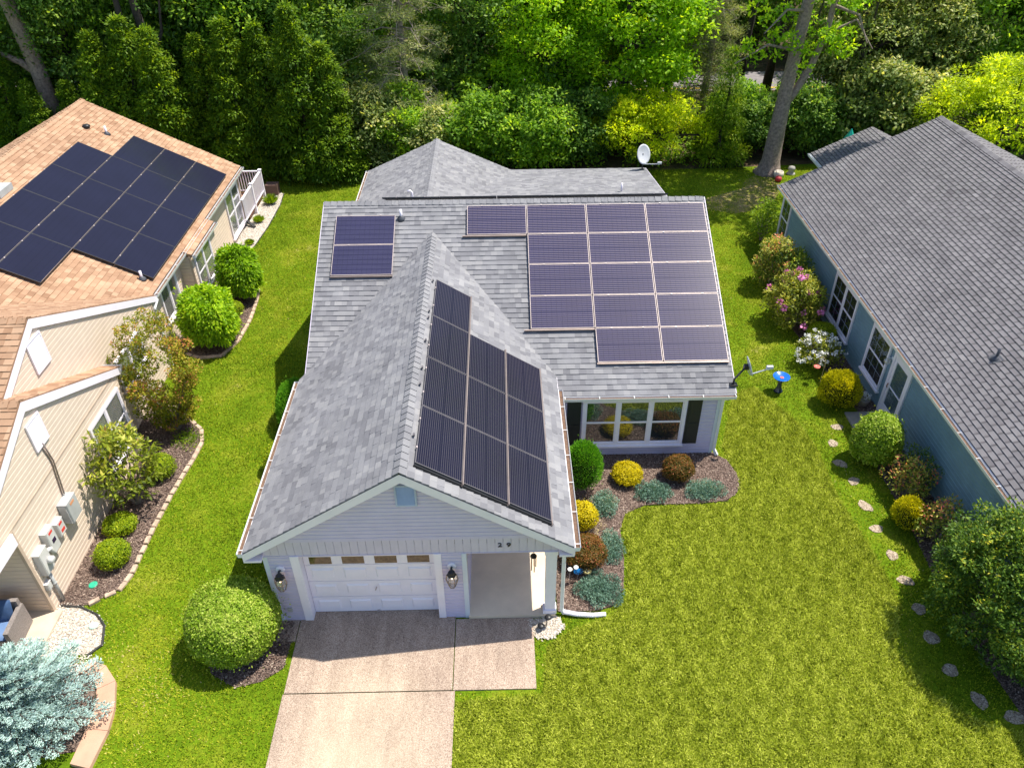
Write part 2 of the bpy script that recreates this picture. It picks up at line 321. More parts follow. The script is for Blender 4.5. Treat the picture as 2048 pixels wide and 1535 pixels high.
def npbuild(name, V, k, tint, mat, parent=None):
    n = len(V)//k
    me = bpy.data.meshes.new(name); me.vertices.add(len(V)); me.vertices.foreach_set('co', V.astype(np.float32).ravel())
    me.loops.add(len(V)); me.loops.foreach_set('vertex_index', np.arange(len(V), dtype=np.int32))
    me.polygons.add(n); me.polygons.foreach_set('loop_start', np.arange(0, len(V), k, dtype=np.int32))
    me.update(calc_edges=True)
    a = me.attributes.new('tint', 'FLOAT', 'FACE'); a.data.foreach_set('value', tint.astype(np.float32))
    me.materials.append(MATS[mat])
    return link(bpy.data.objects.new(name, me), parent)
def clip(poly, nx, ny, d):          # keep nx*x+ny*y <= d
    out = []
    for i in range(len(poly)):
        a, b = poly[i], poly[(i+1) % len(poly)]
        da = nx*a[0]+ny*a[1]-d; db = nx*b[0]+ny*b[1]-d
        if da <= 1e-9: out.append(a)
        if (da < -1e-9 and db > 1e-9) or (da > 1e-9 and db < -1e-9):
            t = da/(da-db); out.append((a[0]+t*(b[0]-a[0]), a[1]+t*(b[1]-a[1])))
    return out
def ccw(poly):
    A = sum(poly[i][0]*poly[(i+1) % len(poly)][1]-poly[(i+1) % len(poly)][0]*poly[i][1] for i in range(len(poly)))
    return poly if A > 0 else poly[::-1]
Z = Vector((0, 0, 1))
def siding(mb, O, U, Nn, poly, course=0.115, lap=0.022):
    O = Vector(O); U = Vector(U); Nn = Vector(Nn)
    z0 = min(p[1] for p in poly); z1 = max(p[1] for p in poly); z = z0
    mb.face([O+U*a+Z*b for a, b in poly])
    while z < z1-1e-4:
        q = clip(clip(poly, 0, 1, z+course), 0, -1, -z)
        if len(q) >= 3:
            zk = z+course*0.80
            f = lambda a, b: O+U*a+Z*b+Nn*(0.004+lap*min(1.0, max(0.0, 1-(b-zk)/(z+course-zk))))
            lo = clip(q, 0, 1, zk); hi = clip(q, 0, -1, -zk)
            if len(lo) >= 3: mb.face([f(a, b) for a, b in lo])
            if len(hi) >= 3: mb.face([f(a, b) for a, b in hi])
            us = [a for a, b in q if b < z+1e-4]
            if len(us) >= 2:
                a0, a1 = min(us), max(us)
                mb.face([f(a0, z), f(a1, z), O+U*a1+Z*z+Nn*0.002, O+U*a0+Z*z+Nn*0.002])
        z += course
def shingles(mb, O, U, V, Nn, poly, course=0.16, wr=(0.12, 0.25), style='lam', seed=1):
    rr = random.Random(seed); poly = ccw(poly)
    O = Vector(O)
    mb.prism(poly, O, U, V, Nn, -0.10, -0.004, 0.35)
    v0 = min(p[1] for p in poly); v1 = max(p[1] for p in poly)
    edges = []
    for i in range(len(poly)):
        a, b = poly[i], poly[(i+1) % len(poly)]; nx, ny = b[1]-a[1], a[0]-b[0]; L = math.hypot(nx, ny)
        if L > 1e-6: edges.append((nx/L, ny/L, (nx*a[0]+ny*a[1])/L))
    row = 0; v = v0
    while v < v1-1e-4:
        band = clip(clip(poly, 0, 1, v+course), 0, -1, -v)
        if len(band) >= 3:
            u0 = min(p[0] for p in band); u1 = max(p[0] for p in band)
            if style == 'lam': u = u0-rr.random()*0.3
            else: u = math.floor(u0/0.305)*0.305 - (row % 2)*0.1525 - (0.02*(row % 5))
            while u < u1:
                wd = rr.uniform(*wr) if style == 'lam' else 0.305
                q = [(u, v), (u+wd, v), (u+wd, v+course), (u, v+course)]
                for e in edges:
                    q = clip(q, *e)
                    if len(q) < 3: break
                if len(q) >= 3:
                    if style == 'lam': hb = 0.012+(0.007 if rr.random() < 0.5 else 0)+rr.random()*0.003; t = rr.random()
                    else: hb = 0.022; t = 0.62+0.10*rr.gauss(0, 1)
                    g = 0 if style == 'lam' else 0.02
                    f = lambda a, b: O+U*a+V*b+Nn*(0.002+hb*(1-(b-v)/course))
                    if g:
                        dq = clip(q, -1, 0, -(u+wd-0.055)); q = clip(q, 1, 0, u+wd-0.055)
                        if len(dq) >= 3: mb.face([f(a, b)-Nn*0.004 for a, b in dq], 0.2*rr.random())
                    if len(q) < 3: u += wd; continue
                    mb.face([f(a, b) for a, b in q], t)
                    us = [a for a, b in q if b < v+1e-4]
                    if len(us) >= 2:
                        a0, a1 = min(us), max(us)
                        mb.face([f(a0, v), f(a1, v), O+U*a1+V*v, O+U*a0+V*v], t*0.5)
                        if style == 'lam':
                            mb.face([f(a0, v), f(a0, v+course), O+U*a0+V*(v+course)-Nn*0.002, O+U*a0+V*v-Nn*0.002], t*0.5)
                            mb.face([f(a1, v), f(a1, v+course), O+U*a1+V*(v+course)-Nn*0.002, O+U*a1+V*v-Nn*0.002], t*0.5)
                u += wd
        v += course; row += 1
def ridge_caps(mb, A, B, L, R, step=0.2, wd=0.15, lift=0.02, seed=3):
    rr = random.Random(seed); A = Vector(A); B = Vector(B); d = (B-A); n = int(d.length/step); d.normalize()
    L = Vector(L).normalized(); R = Vector(R).normalized()
    for i in range(n):
        t = rr.uniform(0.3, 1); p0 = A+d*(i*step)+Z*(lift+0.018); p1 = A+d*((i+1)*step+0.02)+Z*lift
        for s in (L, R):
            mb.face([p0, p1, p1+s*wd, p0+s*wd], t*0.9)
            mb.face([p0, p0+s*wd, p0+s*wd-Z*0.018, p0-Z*0.018], 0.0)
            mb.face([p0+s*wd, p1+s*wd, p1+s*wd-Z*0.02, p0+s*wd-Z*0.035], 0.2)
def gutter(parent, A, B, out, brackets=0.9, name='gutter', dirt=True):
    A = Vector(A); B = Vector(B); out = Vector(out); d = (B-A).normalized(); L = (B-A).length
    mb = MB()
    prof = [(0.0, 0.0), (0.0, -0.11), (0.09, -0.11), (0.112, -0.01), (0.116, -0.004), (0.112, 0.0), (0.106, -0.008), (0.083, -0.10), (0.008, -0.10), (0.008, 0.0)]
    ring = lambda P: [P+out*a+Z*b for a, b in prof]
    r0, r1 = ring(A), ring(B); k = len(prof)
    for i in range(k): mb.face([r0[i], r0[(i+1) % k], r1[(i+1) % k], r1[i]])
    for P in (A, B): mb.face([P, P-Z*0.11, P+out*0.09-Z*0.11, P+out*0.12])
    for i in range(int(L/brackets)+1):
        P = A+d*min(L-0.02, i*brackets+0.1); mb.bar(P+Z*0.003, P+out*0.11+Z*0.003, 0.016, 0.005)
    g = mb.build(name, 'white_metal', parent)
    if dirt:
        m2 = MB(); m2.face([A+out*0.01-Z*0.045, B+out*0.01-Z*0.045, B+out*0.10-Z*0.045, A+out*0.10-Z*0.045]); m2.build('leaf_litter', 'gutter_dirt', g)
    return g
def downspout(parent, pts, name='downspout', mat='white_metal', wd=0.075):
    mb = MB()
    for a, b in zip(pts, pts[1:]): mb.bar(a, b, wd, wd*0.8, upv=(0.3, 1, 0.1))
    return mb.build(name, mat, parent)
def window(parent, O, U, Nn, wd, ht, ncol=1, muntin=None, blinds=True, trim='white_paint', sill=True, fr=0.07, split=True):
    O = Vector(O); U = Vector(U); Nn = Vector(Nn)
    M = Matrix(((U.x, 0, Nn.x, O.x), (U.y, 0, Nn.y, O.y), (0, 1, 0, O.z), (0, 0, 0, 1)))   # local x=u, y=up, z=out
    mb = MB()
    mb.box(0, wd, 0, fr, 0.02, 0.07, M=M); mb.box(0, wd, ht-fr, ht, 0.02, 0.07, M=M)
    mb.box(0, fr, fr, ht-fr, 0.02, 0.07, M=M); mb.box(wd-fr, wd, fr, ht-fr, 0.02, 0.07, M=M)
    cw = (wd-2*fr)/ncol
    for c in range(1, ncol): mb.box(fr+c*cw-0.045, fr+c*cw+0.045, fr, ht-fr, 0.02, 0.068, M=M)
    f = mb.build('window', trim, parent)
    bk = MB(); bk.box(fr*0.5, wd-fr*0.5, fr*0.5, ht-fr*0.5, 0.018, 0.022, M=M); bk.build('backing', 'interior_dark', f)
    gl = MB(); sash = MB(); bl = MB(); mu = MB()
    for c in range(ncol):
        a0 = fr+c*cw+(0.045 if c else 0); a1 = fr+(c+1)*cw-(0.045 if c < ncol-1 else 0)
        segs = [(fr, ht*0.5), (ht*0.5, ht-fr)] if split else [(fr, ht-fr)]
        for k, (b0, b1) in enumerate(segs):
            e = 0.030; zo = 0.050 if k else 0.044
            sash.box(a0, a1, b0, b0+e, zo-0.012, zo+0.006, M=M); sash.box(a0, a1, b1-e, b1, zo-0.012, zo+0.006, M=M)
            sash.box(a0, a0+e, b0+e, b1-e, zo-0.012, zo+0.006, M=M); sash.box(a1-e, a1, b0+e, b1-e, zo-0.012, zo+0.006, M=M)
            g = MB(); g.face([M @ Vector(p) for p in ((a0+e, b0+e, zo-0.004), (a1-e, b0+e, zo-0.004), (a1-e, b1-e, zo-0.004), (a0+e, b1-e, zo-0.004))])
            g.build('pane', 'window_glass', f)
            if muntin:
                mc, mr = muntin
                for i in range(1, mc): u = a0+e+(a1-a0-2*e)*i/mc; mu.box(u-0.004, u+0.004, b0+e, b1-e, zo-0.003, zo+0.001, M=M)
                for i in range(1, mr): u = b0+e+(b1-b0-2*e)*i/mr; mu.box(a0+e, a1-e, u-0.004, u+0.004, zo-0.003, zo+0.0013, M=M)
            if blinds:
                y = b0+e
                while y < b1-e-0.02: bl.box(a0+e, a1-e, y, y+0.018, 0.026, 0.034, M=M); y += 0.045
    sash.build('sash', trim, f)
    if muntin: mu.build('muntin', 'dish_gray', f)
    if blinds: bl.build('blind', 'blind_white', f)
    if sill: s_ = MB(); s_.box(-0.03, wd+0.03, -0.06, -0.002, 0.0, 0.11, M=M); s_.build('sill', trim, f)
    return f
def louver(parent, O, U, Nn, wd, ht, mat, nsl=12, name='gable_vent'):
    O = Vector(O); U = Vector(U); Nn = Vector(Nn)
    M = Matrix(((U.x, 0, Nn.x, O.x), (U.y, 0, Nn.y, O.y), (0, 1, 0, O.z), (0, 0, 0, 1)))
    mb = MB(); fr = 0.035
    mb.box(0, wd, 0, fr, 0.02, 0.06, M=M); mb.box(0, wd, ht-fr, ht, 0.02, 0.06, M=M)
    mb.box(0, fr, fr, ht-fr, 0.02, 0.06, M=M); mb.box(wd-fr, wd, fr, ht-fr, 0.02, 0.06, M=M)
    for i in range(nsl):
        y = fr+(ht-2*fr)*i/nsl; h = (ht-2*fr)/nsl*0.8
        mb.face([M @ Vector(p) for p in ((fr, y, 0.062), (wd-fr, y, 0.062), (wd-fr, y+h*0.85, 0.030), (fr, y+h*0.85, 0.030))])
    o = mb.build(name, mat, parent); b = MB(); b.box(fr, wd-fr, fr, ht-fr, 0.016, 0.02, M=M); b.build('screen', 'box_gray', o); return o
def block_walls(parent, x0, x1, y0, y1, z0, z1, mat, course=0.115, sides='NSEW', name='wall'):
    mb = MB()
    if 'S' in sides: siding(mb, (x0, y0, 0), (1, 0, 0), (0, -1, 0), [(0, z0), (x1-x0, z0), (x1-x0, z1), (0, z1)], course)
    if 'N' in sides: siding(mb, (x1, y1, 0), (-1, 0, 0), (0, 1, 0), [(0, z0), (x1-x0, z0), (x1-x0, z1), (0, z1)], course)
    if 'E' in sides: siding(mb, (x1, y0, 0), (0, 1, 0), (1, 0, 0), [(0, z0), (y1-y0, z0), (y1-y0, z1), (0, z1)], course)
    if 'W' in sides: siding(mb, (x0, y1, 0), (0, -1, 0), (-1, 0, 0), [(0, z0), (y1-y0, z0), (y1-y0, z1), (0, z1)], course)
    return mb.build(name, mat, parent)
def slopevec(dx, dy, s):
    c = 1/math.sqrt(1+s*s); V = Vector((dx*c, dy*c, s*c)); Nn = Vector((-dx*s*c, -dy*s*c, c)); return V, Nn, c
def vent_pipe(parent, p, h=0.3, r=0.04, mat='white_paint', boot=True, name='vent_pipe'):
    p = Vector(p); mb = MB(); mb.tube([p-Z*0.05, p+Z*h], r, 12); o = mb.build(name, mat, parent, True)
    if boot:
        b = MB(); b.lathe([(0.13, -0.05), (0.12, 0.02), (0.06, 0.08), (r+0.004, 0.10)], p, 14); b.build('pipe_boot', 'lead_gray', o, True)
    return o

# ------------------------------------------------------------------ ground sheets and setting
def sheet(name, poly, z, mat, kind='structure', thick=0.0, label=None, cat=None):
    mb = MB()
    if thick: mb.prism(ccw(poly), Vector((0, 0, z)), Vector((1, 0, 0)), Vector((0, 1, 0)), Z, -thick, 0)
    else: mb.face([(x, y, z) for x, y in ccw(poly)])
    o = mb.build(name, mat); return tag(o, label, cat, None, kind)
sheet('bare_earth', [(3.0, 10.6), (4.2, 10.0), (5.4, 10.4), (6.3, 11.3), (6.9, 12.4), (7.2, 13.6), (6.4, 14.4), (5.6, 13.7), (5.2, 12.7), (4.1, 12.1), (3.2, 11.6)], 0.003, 'bare_soil', label='patch of bare brown earth on the shaded back lawn', cat='bare soil')
sheet('ground', [(-220, -120), (220, -120), (220, 320), (-220, 320)], 0.0, 'turf', label='green lawn with dry yellow patches around the three houses', cat='lawn')
FRONT = [(-3.15, -7.75), (-2.4, -7.45), (-0.9, -7.4), (-0.25, -7.35), (0.12, -7.02), (0.28, -6.6), (0.2, -5.95), (0.1, -5.2), (0.98, -2.83), (1.75, -2.4), (2.6, -4.3), (2.75, -5.4), (2.67, -7.33), (2.85, -9.2), (2.9, -10.6), (2.3, -11.76), (2.6, -12.8), (3.4, -13.5), (6, -14.2), (6, -20), (-7.06, -20), (-7.06, -12.75), (-5.3, -12.62), (-5.15, -11.5), (-4.6, -11.1), (-3.6, -10.72), (-3.25, -10.2), (-3.1, -9.2), (-3.08, -8.2)]
sheet('lawn', FRONT, 0.006, 'turf_front', label='thick olive green front lawn right of the driveway', cat='lawn')
sheet('forest_floor', [(-60, 14.6), (-12, 14.9), (0, 14.9), (6, 15.3), (12, 15.8), (60, 15), (60, 120), (-60, 120)], 0.008, 'duff', label='leaf littered forest floor under the trees', cat='forest floor')
sheet('road', [(-60, 27.6), (60, 27.6), (60, 31.6), (-60, 31.6)], 0.02, 'road', label='gray back road glimpsed between the trees', cat='road')
sheet('road_line', [(-60, 28.0), (60, 28.0), (60, 28.25), (-60, 28.25)], 0.026, 'road_yellow', label='yellow line along the back road', cat='road marking')
BED = [(-4.9, -5.4), (-0.25, -5.42), (0.1, -5.75), (0.24, -6.3), (0.2, -6.7), (0.09, -6.98), (-0.25, -7.28), (-0.97, -7.36), (-2.4, -7.38), (-2.96, -7.68), (-3.15, -8.21), (-3.18, -9.17), (-3.31, -10.05), (-3.62, -10.5), (-4.0, -10.62), (-4.86, -10.62)]
sheet('mulch_bed', BED, 0.04, 'mulch', thick=0.04, label='dark mulch planting bed wrapping the front of the gray house', cat='flower bed')
LB1 = [(-17, 6.9), (-16.0, 6.7), (-15.6, 5.0), (-15.05, 4.02), (-14.92, 3.29), (-14.85, 1.92), (-14.92, 0.6), (-15.21, -0.28), (-15.92, -0.38), (-16.5, -0.1), (-17, 0)]
LB2 = [(-16.2, -2.6), (-15.6, -3.2), (-15.1, -3.65), (-14.77, -4.05), (-14.6, -4.6), (-14.64, -5.33), (-14.77, -6.41), (-14.84, -7.58), (-14.86, -8.41), (-14.86, -9.33), (-14.98, -9.77), (-15.28, -9.99), (-15.55, -10.18), (-16.2, -10.2), (-16.3, -4.8), (-17.0, -4.7), (-17, -1)]
sheet('mulch_bed', LB1, 0.03, 'mulch', thick=0.03, label='mulch bed under the two laurels beside the tan house', cat='flower bed')
sheet('mulch_bed', LB2, 0.03, 'mulch', thick=0.03, label='curved mulch bed along the front wall of the tan house', cat='flower bed')
RB = [(5.4, 5.2), (4.7, 4.8), (4.2, 3), (3.9, 0.8), (4.1, -0.8), (4.3, -2.5), (4.5, -3.9), (4.2, -4.8), (4.1, -6), (4.1, -8), (4.0, -9.5), (3.9, -11), (4.2, -13.5), (5.4, -13.6)]
sheet('mulch_bed', RB, 0.012, 'mulch', label='shaded mulch strip at the foot of the blue house', cat='flower bed')
BALLBED = [(-10.66, -10.75), (-11.05, -10.5), (-12.2, -10.6), (-12.5, -11.4), (-12.2, -12.0), (-11.63, -12.33), (-11.1, -12.2), (-10.72, -11.9)]
sheet('mulch_bed', BALLBED, 0.018, 'mulch', label='bare mulch circle under the big round hedge ball', cat='flower bed')
sheet('mulch_bed', [(-16.5, -11.6), (-14.9, -11.7), (-14.5, -12.2), (-14.35, -12.8), (-14.3, -13.6), (-16.5, -14)], 0.014, 'mulch', label='mulch ring beneath the blue spruce', cat='flower bed')
# driveway slabs, each cast on its own
drv = thing('driveway', 'pinkish exposed aggregate driveway running up to the white garage door', 'driveway'); drv['kind'] = 'structure'
for (x0, x1, y0, y1) in ((-10.58, -7.145, -12.495, -10.46), (-7.125, -5.42, -12.50, -10.77), (-10.60, -7.09, -19.5, -12.52), (-11.02, -10.60, -11.25, -10.70)):
    MB().box(x0, x1, y0, y1, -0.05, 0.035 if x0 != -11.02 else 0.03).build('slab', 'drive', drv)
sheet('gravel_bed', [(-16.35, -10.22), (-16.1, -10.16), (-15.63, -10.21), (-15.21, -10.43), (-14.92, -10.73), (-14.77, -11.24), (-15.0, -11.45), (-16.2, -11.5)], 0.02, 'gravel', label='oval bed of pale gravel beside the tan porch', cat='gravel')
sheet('gravel_bed', [(-16.85, 13.3), (-16.02, 12.85), (-15.91, 11.63), (-15.94, 9.33), (-16.09, 7.48), (-16.34, 6.9), (-16.95, 6.9)], 0.02, 'gravel', label='narrow gravel strip with grass tufts beside the white deck rail', cat='gravel')

# ------------------------------------------------------------------ the gray house
H = thing('gray_house', 'single storey gray house with gray shingle roof and white garage door', 'house', (-6, -5, 0))
Hinv = Vector((6, 5, 0))
class Root: pass
def under(parent_obj):   # children are modelled in world coordinates
    for ch in list(parent_obj.children):
        ch.matrix_parent_inverse = Matrix.Translation(-parent_obj.location)
SM = 0.503
V, Nn, c = slopevec(0, 1, SM)
rf = MB(); shingles(rf, (-11.2, -5.5, 4.905-SM*5.5), Vector((1, 0, 0)), V, Nn, [(0, 0), (11.27, 0), (11.27, 5.8/c), (0, 5.8/c)], seed=2)
V2, N2, c2 = slopevec(0, -1, SM)
shingles(rf, (0.07, 5.9, 5.056-SM*5.6), Vector((-1, 0, 0)), V2, N2, [(0, 0), (11.27, 0), (11.27, 5.6/c2), (0, 5.6/c2)], seed=3)
ridge_caps(rf, (-11.2, 0.3, 5.056), (0.07, 0.3, 5.056), -V, -V2, 0.2, 0.17)
# garage roof
SG = 0.6366
V, Nn, c = slopevec(1, 0, SG); L = 3.37/c
shingles(rf, (-11.34, -10.85, 2.41), Vector((0, 1, 0)), V, Nn, [(0, 0), (5.92, 0), (10.2, L), (0, L)], seed=5)
V2, N2, c2 = slopevec(-1, 0, SG)
shingles(rf, (-4.60, -10.85, 2.41), Vector((0, 1, 0)), V2, N2, [(0, 0), (5.92, 0), (10.2, L), (0, L)], seed=6)
ridge_caps(rf, (-7.97, -10.87, 4.556), (-7.97, -0.72, 4.556), -V, -V2, 0.2, 0.15, 0.022)
# rear wing and rear gable
V, Nn, c = slopevec(0, -1, 0.163)
shingles(rf, (0.0, 9.5, 2.32), Vector((-1, 0, 0)), V, Nn, [(0, 0), (5.56, 0), (7.6, 5.58/c), (0, 5.58/c)], seed=7)
V, Nn, c = slopevec(1, 0, 0.445)
shingles(rf, (-11.36, 5.6, 2.377), Vector((0, 1, 0)), V, Nn, [(0, 0), (3.87, 0), (3.87, 2.86/c), (-2.52, 2.86/c)], seed=8)
V2, N2, c2 = slopevec(-1, 0, 0.445)
shingles(rf, (-5.52, 3.0, 2.324), Vector((0, 1, 0)), V2, N2, [(6.47, 0), (6.47, 2.98/c2), (0.08, 2.98/c2), (0.92, 2.04/c2)], seed=9)
ridge_caps(rf, (-8.5, 9.5, 3.65), (-8.5, 3.1, 3.65), -V, -V2, 0.2, 0.16)
roof = rf.build('roof', 'gray_shingle', H)
vent_pipe(roof, (-8.90, -0.27, 4.77), 0.28); vent_pipe(roof, (-1.52, 5.72, 2.94), 0.32, 0.035, boot=False)
e = MB(); e.tube([(-8.98, 3.6, 3.40), (-8.98, 3.6, 3.92), (-9.04, 3.6, 3.99), (-9.13, 3.6, 3.97)], 0.035, 10); e.build('vent_pipe', 'white_paint', roof, True)
# walls
block_walls(H, -11.0, -6.85, -10.68, -5.3, 0.0, 2.14, 'gray_siding', sides='W')
wl = MB(); siding(wl, (-11.0, -10.68, 0), (1, 0, 0), (0, -1, 0), [(0, 0), (0.53, 0), (0.53, 2.14), (0, 2.14)], 0.105); wl.build('wall', 'gray_siding', H)
wl = MB(); siding(wl, (-7.36, -10.68, 0), (1, 0, 0), (0, -1, 0), [(0, 0), (0.46, 0), (0.46, 2.14), (0, 2.14)], 0.105); wl.build('wall', 'gray_siding', H)
wl = MB(); siding(wl, (-6.85, -10.68, 0), (0, 1, 0), (1, 0, 0), [(0, 0), (3.1, 0), (3.1, 2.3), (0, 2.3)], 0.105); wl.build('wall', 'gray_siding', H)
wl = MB(); siding(wl, (-6.85, -7.6, 0), (1, 0, 0), (0, -1, 0), [(0, 0), (1.95, 0), (1.95, 2.3), (0, 2.3)], 0.105); wl.build('wall', 'gray_siding', H)
wl = MB(); siding(wl, (-4.9, -7.6, 0), (0, 1, 0), (1, 0, 0), [(0, 0), (2.2, 0), (2.2, 2.4), (0, 2.4)], 0.105); wl.build('wall', 'gray_siding', H)
gw = MB(); siding(gw, (-7.97, -10.68, 0), (1, 0, 0), (0, -1, 0), [(-2.9, 2.56), (2.9, 2.56), (0, 4.40)], 0.105); gw.build('gable_wall', 'gray_siding', H)
mw = MB()
siding(mw, (-4.9, -5.42, 0), (1, 0, 0), (0, -1, 0), [(0, 0), (4.6, 0), (4.6, 2.14), (0, 2.14)], 0.115)
mw.build('wall', 'gray_siding', H)
block_walls(H, -11.0, -0.3, -5.4, 9.2, 0, 2.2, 'gray_siding', sides='NEW')
for x, s in ((-11.0, -1), (-0.3, 1)):
    g_ = MB(); siding(g_, (x, 0.3, 0), (0, s, 0), (s, 0, 0), [(-5.7, 2.15), (5.7, 2.15), (0, 4.95)]); g_.build('gable_wall', 'gray_siding', H)
# corner trims, white
for q in ((-11.03, -10.93, -10.72, -10.60), (-6.92, -6.82, -10.72, -10.60), (-0.35, -0.26, -5.46, -5.36)): MB().box(*q, 0, 2.13).build('corner_trim', 'pale_blue_trim', H)
# band of vertical boards over the door
bd = MB(); x = -11.0
while x < -4.93: bd.box(x, min(x+0.158, -4.9), -10.70, -10.66, 2.14, min(2.56, 4.38-SG*abs(max(abs(x+7.97), abs(x+0.158+7.97))))); x += 0.165
bd.box(-11.0, -4.9, -10.685, -10.60, 2.145, 2.40); bd.box(-4.93, -4.85, -10.69, -7.6, 2.14, 2.36)
bd.build('header_band', 'gray_band', H)
st = MB(); st.box(-10.85, -5.05, -10.705, -10.69, 2.555, 2.575); st.box(-11.0, -4.9, -10.71, -10.69, 2.125, 2.15); st.build('trim_strip', 'gray_siding', H)
cl = MB(); cl.box(-6.85, -4.9, -10.6, -7.6, 2.30, 2.33); cl.build('porch_ceiling', 'white_paint', H)
# rake boards
rk = MB()
for s in (-1, 1):
    a = Vector((-7.97, -10.868, 4.556-0.11)); b = Vector((-7.97+s*3.39, -10.868, 2.41-0.115)); n_ = (b-a).normalized()
    rk.face([a+Z*0.09, b+Z*0.09, b-Z*0.11, a-Z*0.13]); rk.face([p+Vector((0, 0.03, 0)) for p in (a+Z*0.09, b+Z*0.09, b-Z*0.11, a-Z*0.13)])
    rk.face([a-Z*0.13, b-Z*0.11, b-Z*0.11+Vector((0, 0.2, 0)), a-Z*0.13+Vector((0, 0.2, 0))])
    rk.face([b+Z*0.09, b-Z*0.11, b-Z*0.11+Vector((0, 0.2, 0)), b+Z*0.09+Vector((0, 0.2, 0))])
rk.box(-11.36, -11.0, -10.87, -10.66, 2.15, 2.20); rk.box(-4.9, -4.59, -10.87, -10.66, 2.15, 2.20)
rk.build('rake_board', 'white_paint', H)
sf = MB(); sf.box(-11.34, -11.0, -10.66, -5.0, 2.2, 2.22); sf.box(-4.9, -4.6, -10.66, -5.4, 2.2, 2.22)
sf.box(-4.9, 0.05, -5.5, -5.42, 2.03, 2.05); sf.build('soffit', 'white_paint', H)
fb = MB(); fb.box(-11.36, -11.34, -10.85, -5.0, 2.22, 2.40); fb.box(-4.60, -4.58, -10.85, -5.0, 2.22, 2.40); fb.box(-4.6, 0.07, -5.52, -5.50, 1.98, 2.13); fb.build('fascia', 'white_paint', H)
for x in (-11.225, 0.072):
    for (ya, yb) in ((-5.5, 0.3), (5.9, 0.3)):
        rb = MB()
        za, zb = (4.905-SM*5.5, 5.056) if ya < 0 else (5.056-SM*5.6, 5.056)
        rb.face([(x, ya, za+0.01), (x, yb, zb+0.01), (x, yb, zb-0.15), (x, ya, za-0.15)]); rb.face([(x+0.02, ya, za+0.01), (x+0.02, yb, zb+0.01), (x+0.02, yb, zb-0.15), (x+0.02, ya, za-0.15)])
        rb.face([(x, ya, za+0.012), (x, yb, zb+0.012), (x+0.02, yb, zb+0.012), (x+0.02, ya, za+0.012)])
        rb.build('rake_trim', 'gray_band', H)
MB().box(0.003, 0.023, 3.92, 9.5, -0.15, 0.012, M=Matrix(((1, 0, 0, 0), (0, 1, 0, 0), (0, -0.163, 1, 3.87), (0, 0, 0, 1)))).build('rake_trim', 'gray_band', H)
gutter(H, (-11.36, -10.85, 2.40), (-11.36, -5.0, 2.40), (-1, 0, 0)); gutter(H, (-4.58, -10.85, 2.40), (-4.58, -5.55, 2.40), (1, 0, 0))
gutter(H, (-4.5, -5.52, 2.14), (0.07, -5.52, 2.14), (0, -1, 0)); gutter(H, (-11.38, 5.6, 2.37), (-11.38, 9.5, 2.37), (-1, 0, 0))
downspout(H, [(-0.10, -5.56, 2.04), (-0.22, -5.47, 1.95), (-0.22, -5.47, 0.2), (-0.15, -5.60, 0.08)])
downspout(H, [(-4.52, -10.80, 2.30), (-4.78, -10.66, 2.15), (-4.78, -10.66, 0.16), (-4.72, -10.70, 0.06)])
# garage door
gd = MB(); gd.box(-10.30, -7.48, -10.49, -10.46, 0.035, 2.14); GD = gd.build('garage_door', 'white_paint', H)
gp = MB()
cwid = 2.76/4
for r_ in range(4):
    z0 = 0.04+r_*0.525
    gp.box(-10.28, -7.50, -10.505, -10.492, z0+0.006, z0+0.515)
    if r_ < 3:
        for k in range(4):
            x0 = -10.27+k*cwid+0.10; x1 = x0+cwid-0.2; za, zb = z0+0.12, z0+0.42
            o_ = [(x0, za), (x1, za), (x1, zb), (x0, zb)]; i_ = [(x0+0.035, za+0.035), (x1-0.035, za+0.035), (x1-0.035, zb-0.035), (x0+0.035, zb-0.035)]
            gp.face([(a, -10.533, b) for a, b in i_])
            for q in range(4): gp.face([(o_[q][0], -10.506, o_[q][1]), (o_[(q+1) % 4][0], -10.506, o_[(q+1) % 4][1]), (i_[(q+1) % 4][0], -10.533, i_[(q+1) % 4][1]), (i_[q][0], -10.533, i_[q][1])])
gp.build('door_panel', 'white_paint', GD)
for k in range(4):
    x0 = -10.27+k*cwid+0.11; x1 = x0+cwid-0.22
    f_ = MB(); f_.box(x0-0.02, x1+0.02, -10.512, -10.504, 1.63, 1.65); f_.box(x0-0.02, x1+0.02, -10.512, -10.504, 1.88, 1.90)
    f_.box(x0-0.02, x0, -10.5125, -10.504, 1.65, 1.88); f_.box(x1, x1+0.02, -10.5125, -10.504, 1.65, 1.88); w_ = f_.build('door_window', 'white_paint', GD)
    g_ = MB(); g_.box(x0, x1, -10.5095, -10.506, 1.65, 1.88); g_.build('pane', 'door_pane', w_)
hd = MB(); hd.tube([(-8.86, -10.54, 0.80), (-8.82, -10.55, 0.92)], 0.012, 8); hd.box(-8.90, -8.84, -10.545, -10.50, 0.06, 0.085); hd.build('handle', 'frame_silver', GD)
jb = MB(); jb.box(-10.47, -10.29, -10.725, -10.45, 0, 2.14); jb.box(-7.50, -7.345, -10.725, -10.45, 0, 2.14); jb.box(-10.29, -7.50, -10.66, -10.45, 2.10, 2.14); jb.build('door_jamb', 'white_paint', H)
ol = MB(); ol.box(-10.80, -10.70, -10.74, -10.69, 0.36, 0.48); ol.build('outlet_box', 'box_gray', H)
ft = MB(); ft.box(-10.98, -10.47, -10.69, -10.60, 0, 0.03); ft.box(-7.34, -6.85, -10.69, -10.6, 0, 0.04); ft.build('foundation', 'pad_concrete', H)
louver(H, (-8.13, -10.69, 3.57), (1, 0, 0), (0, -1, 0), 0.42, 0.56, 'louver_blue', 8)
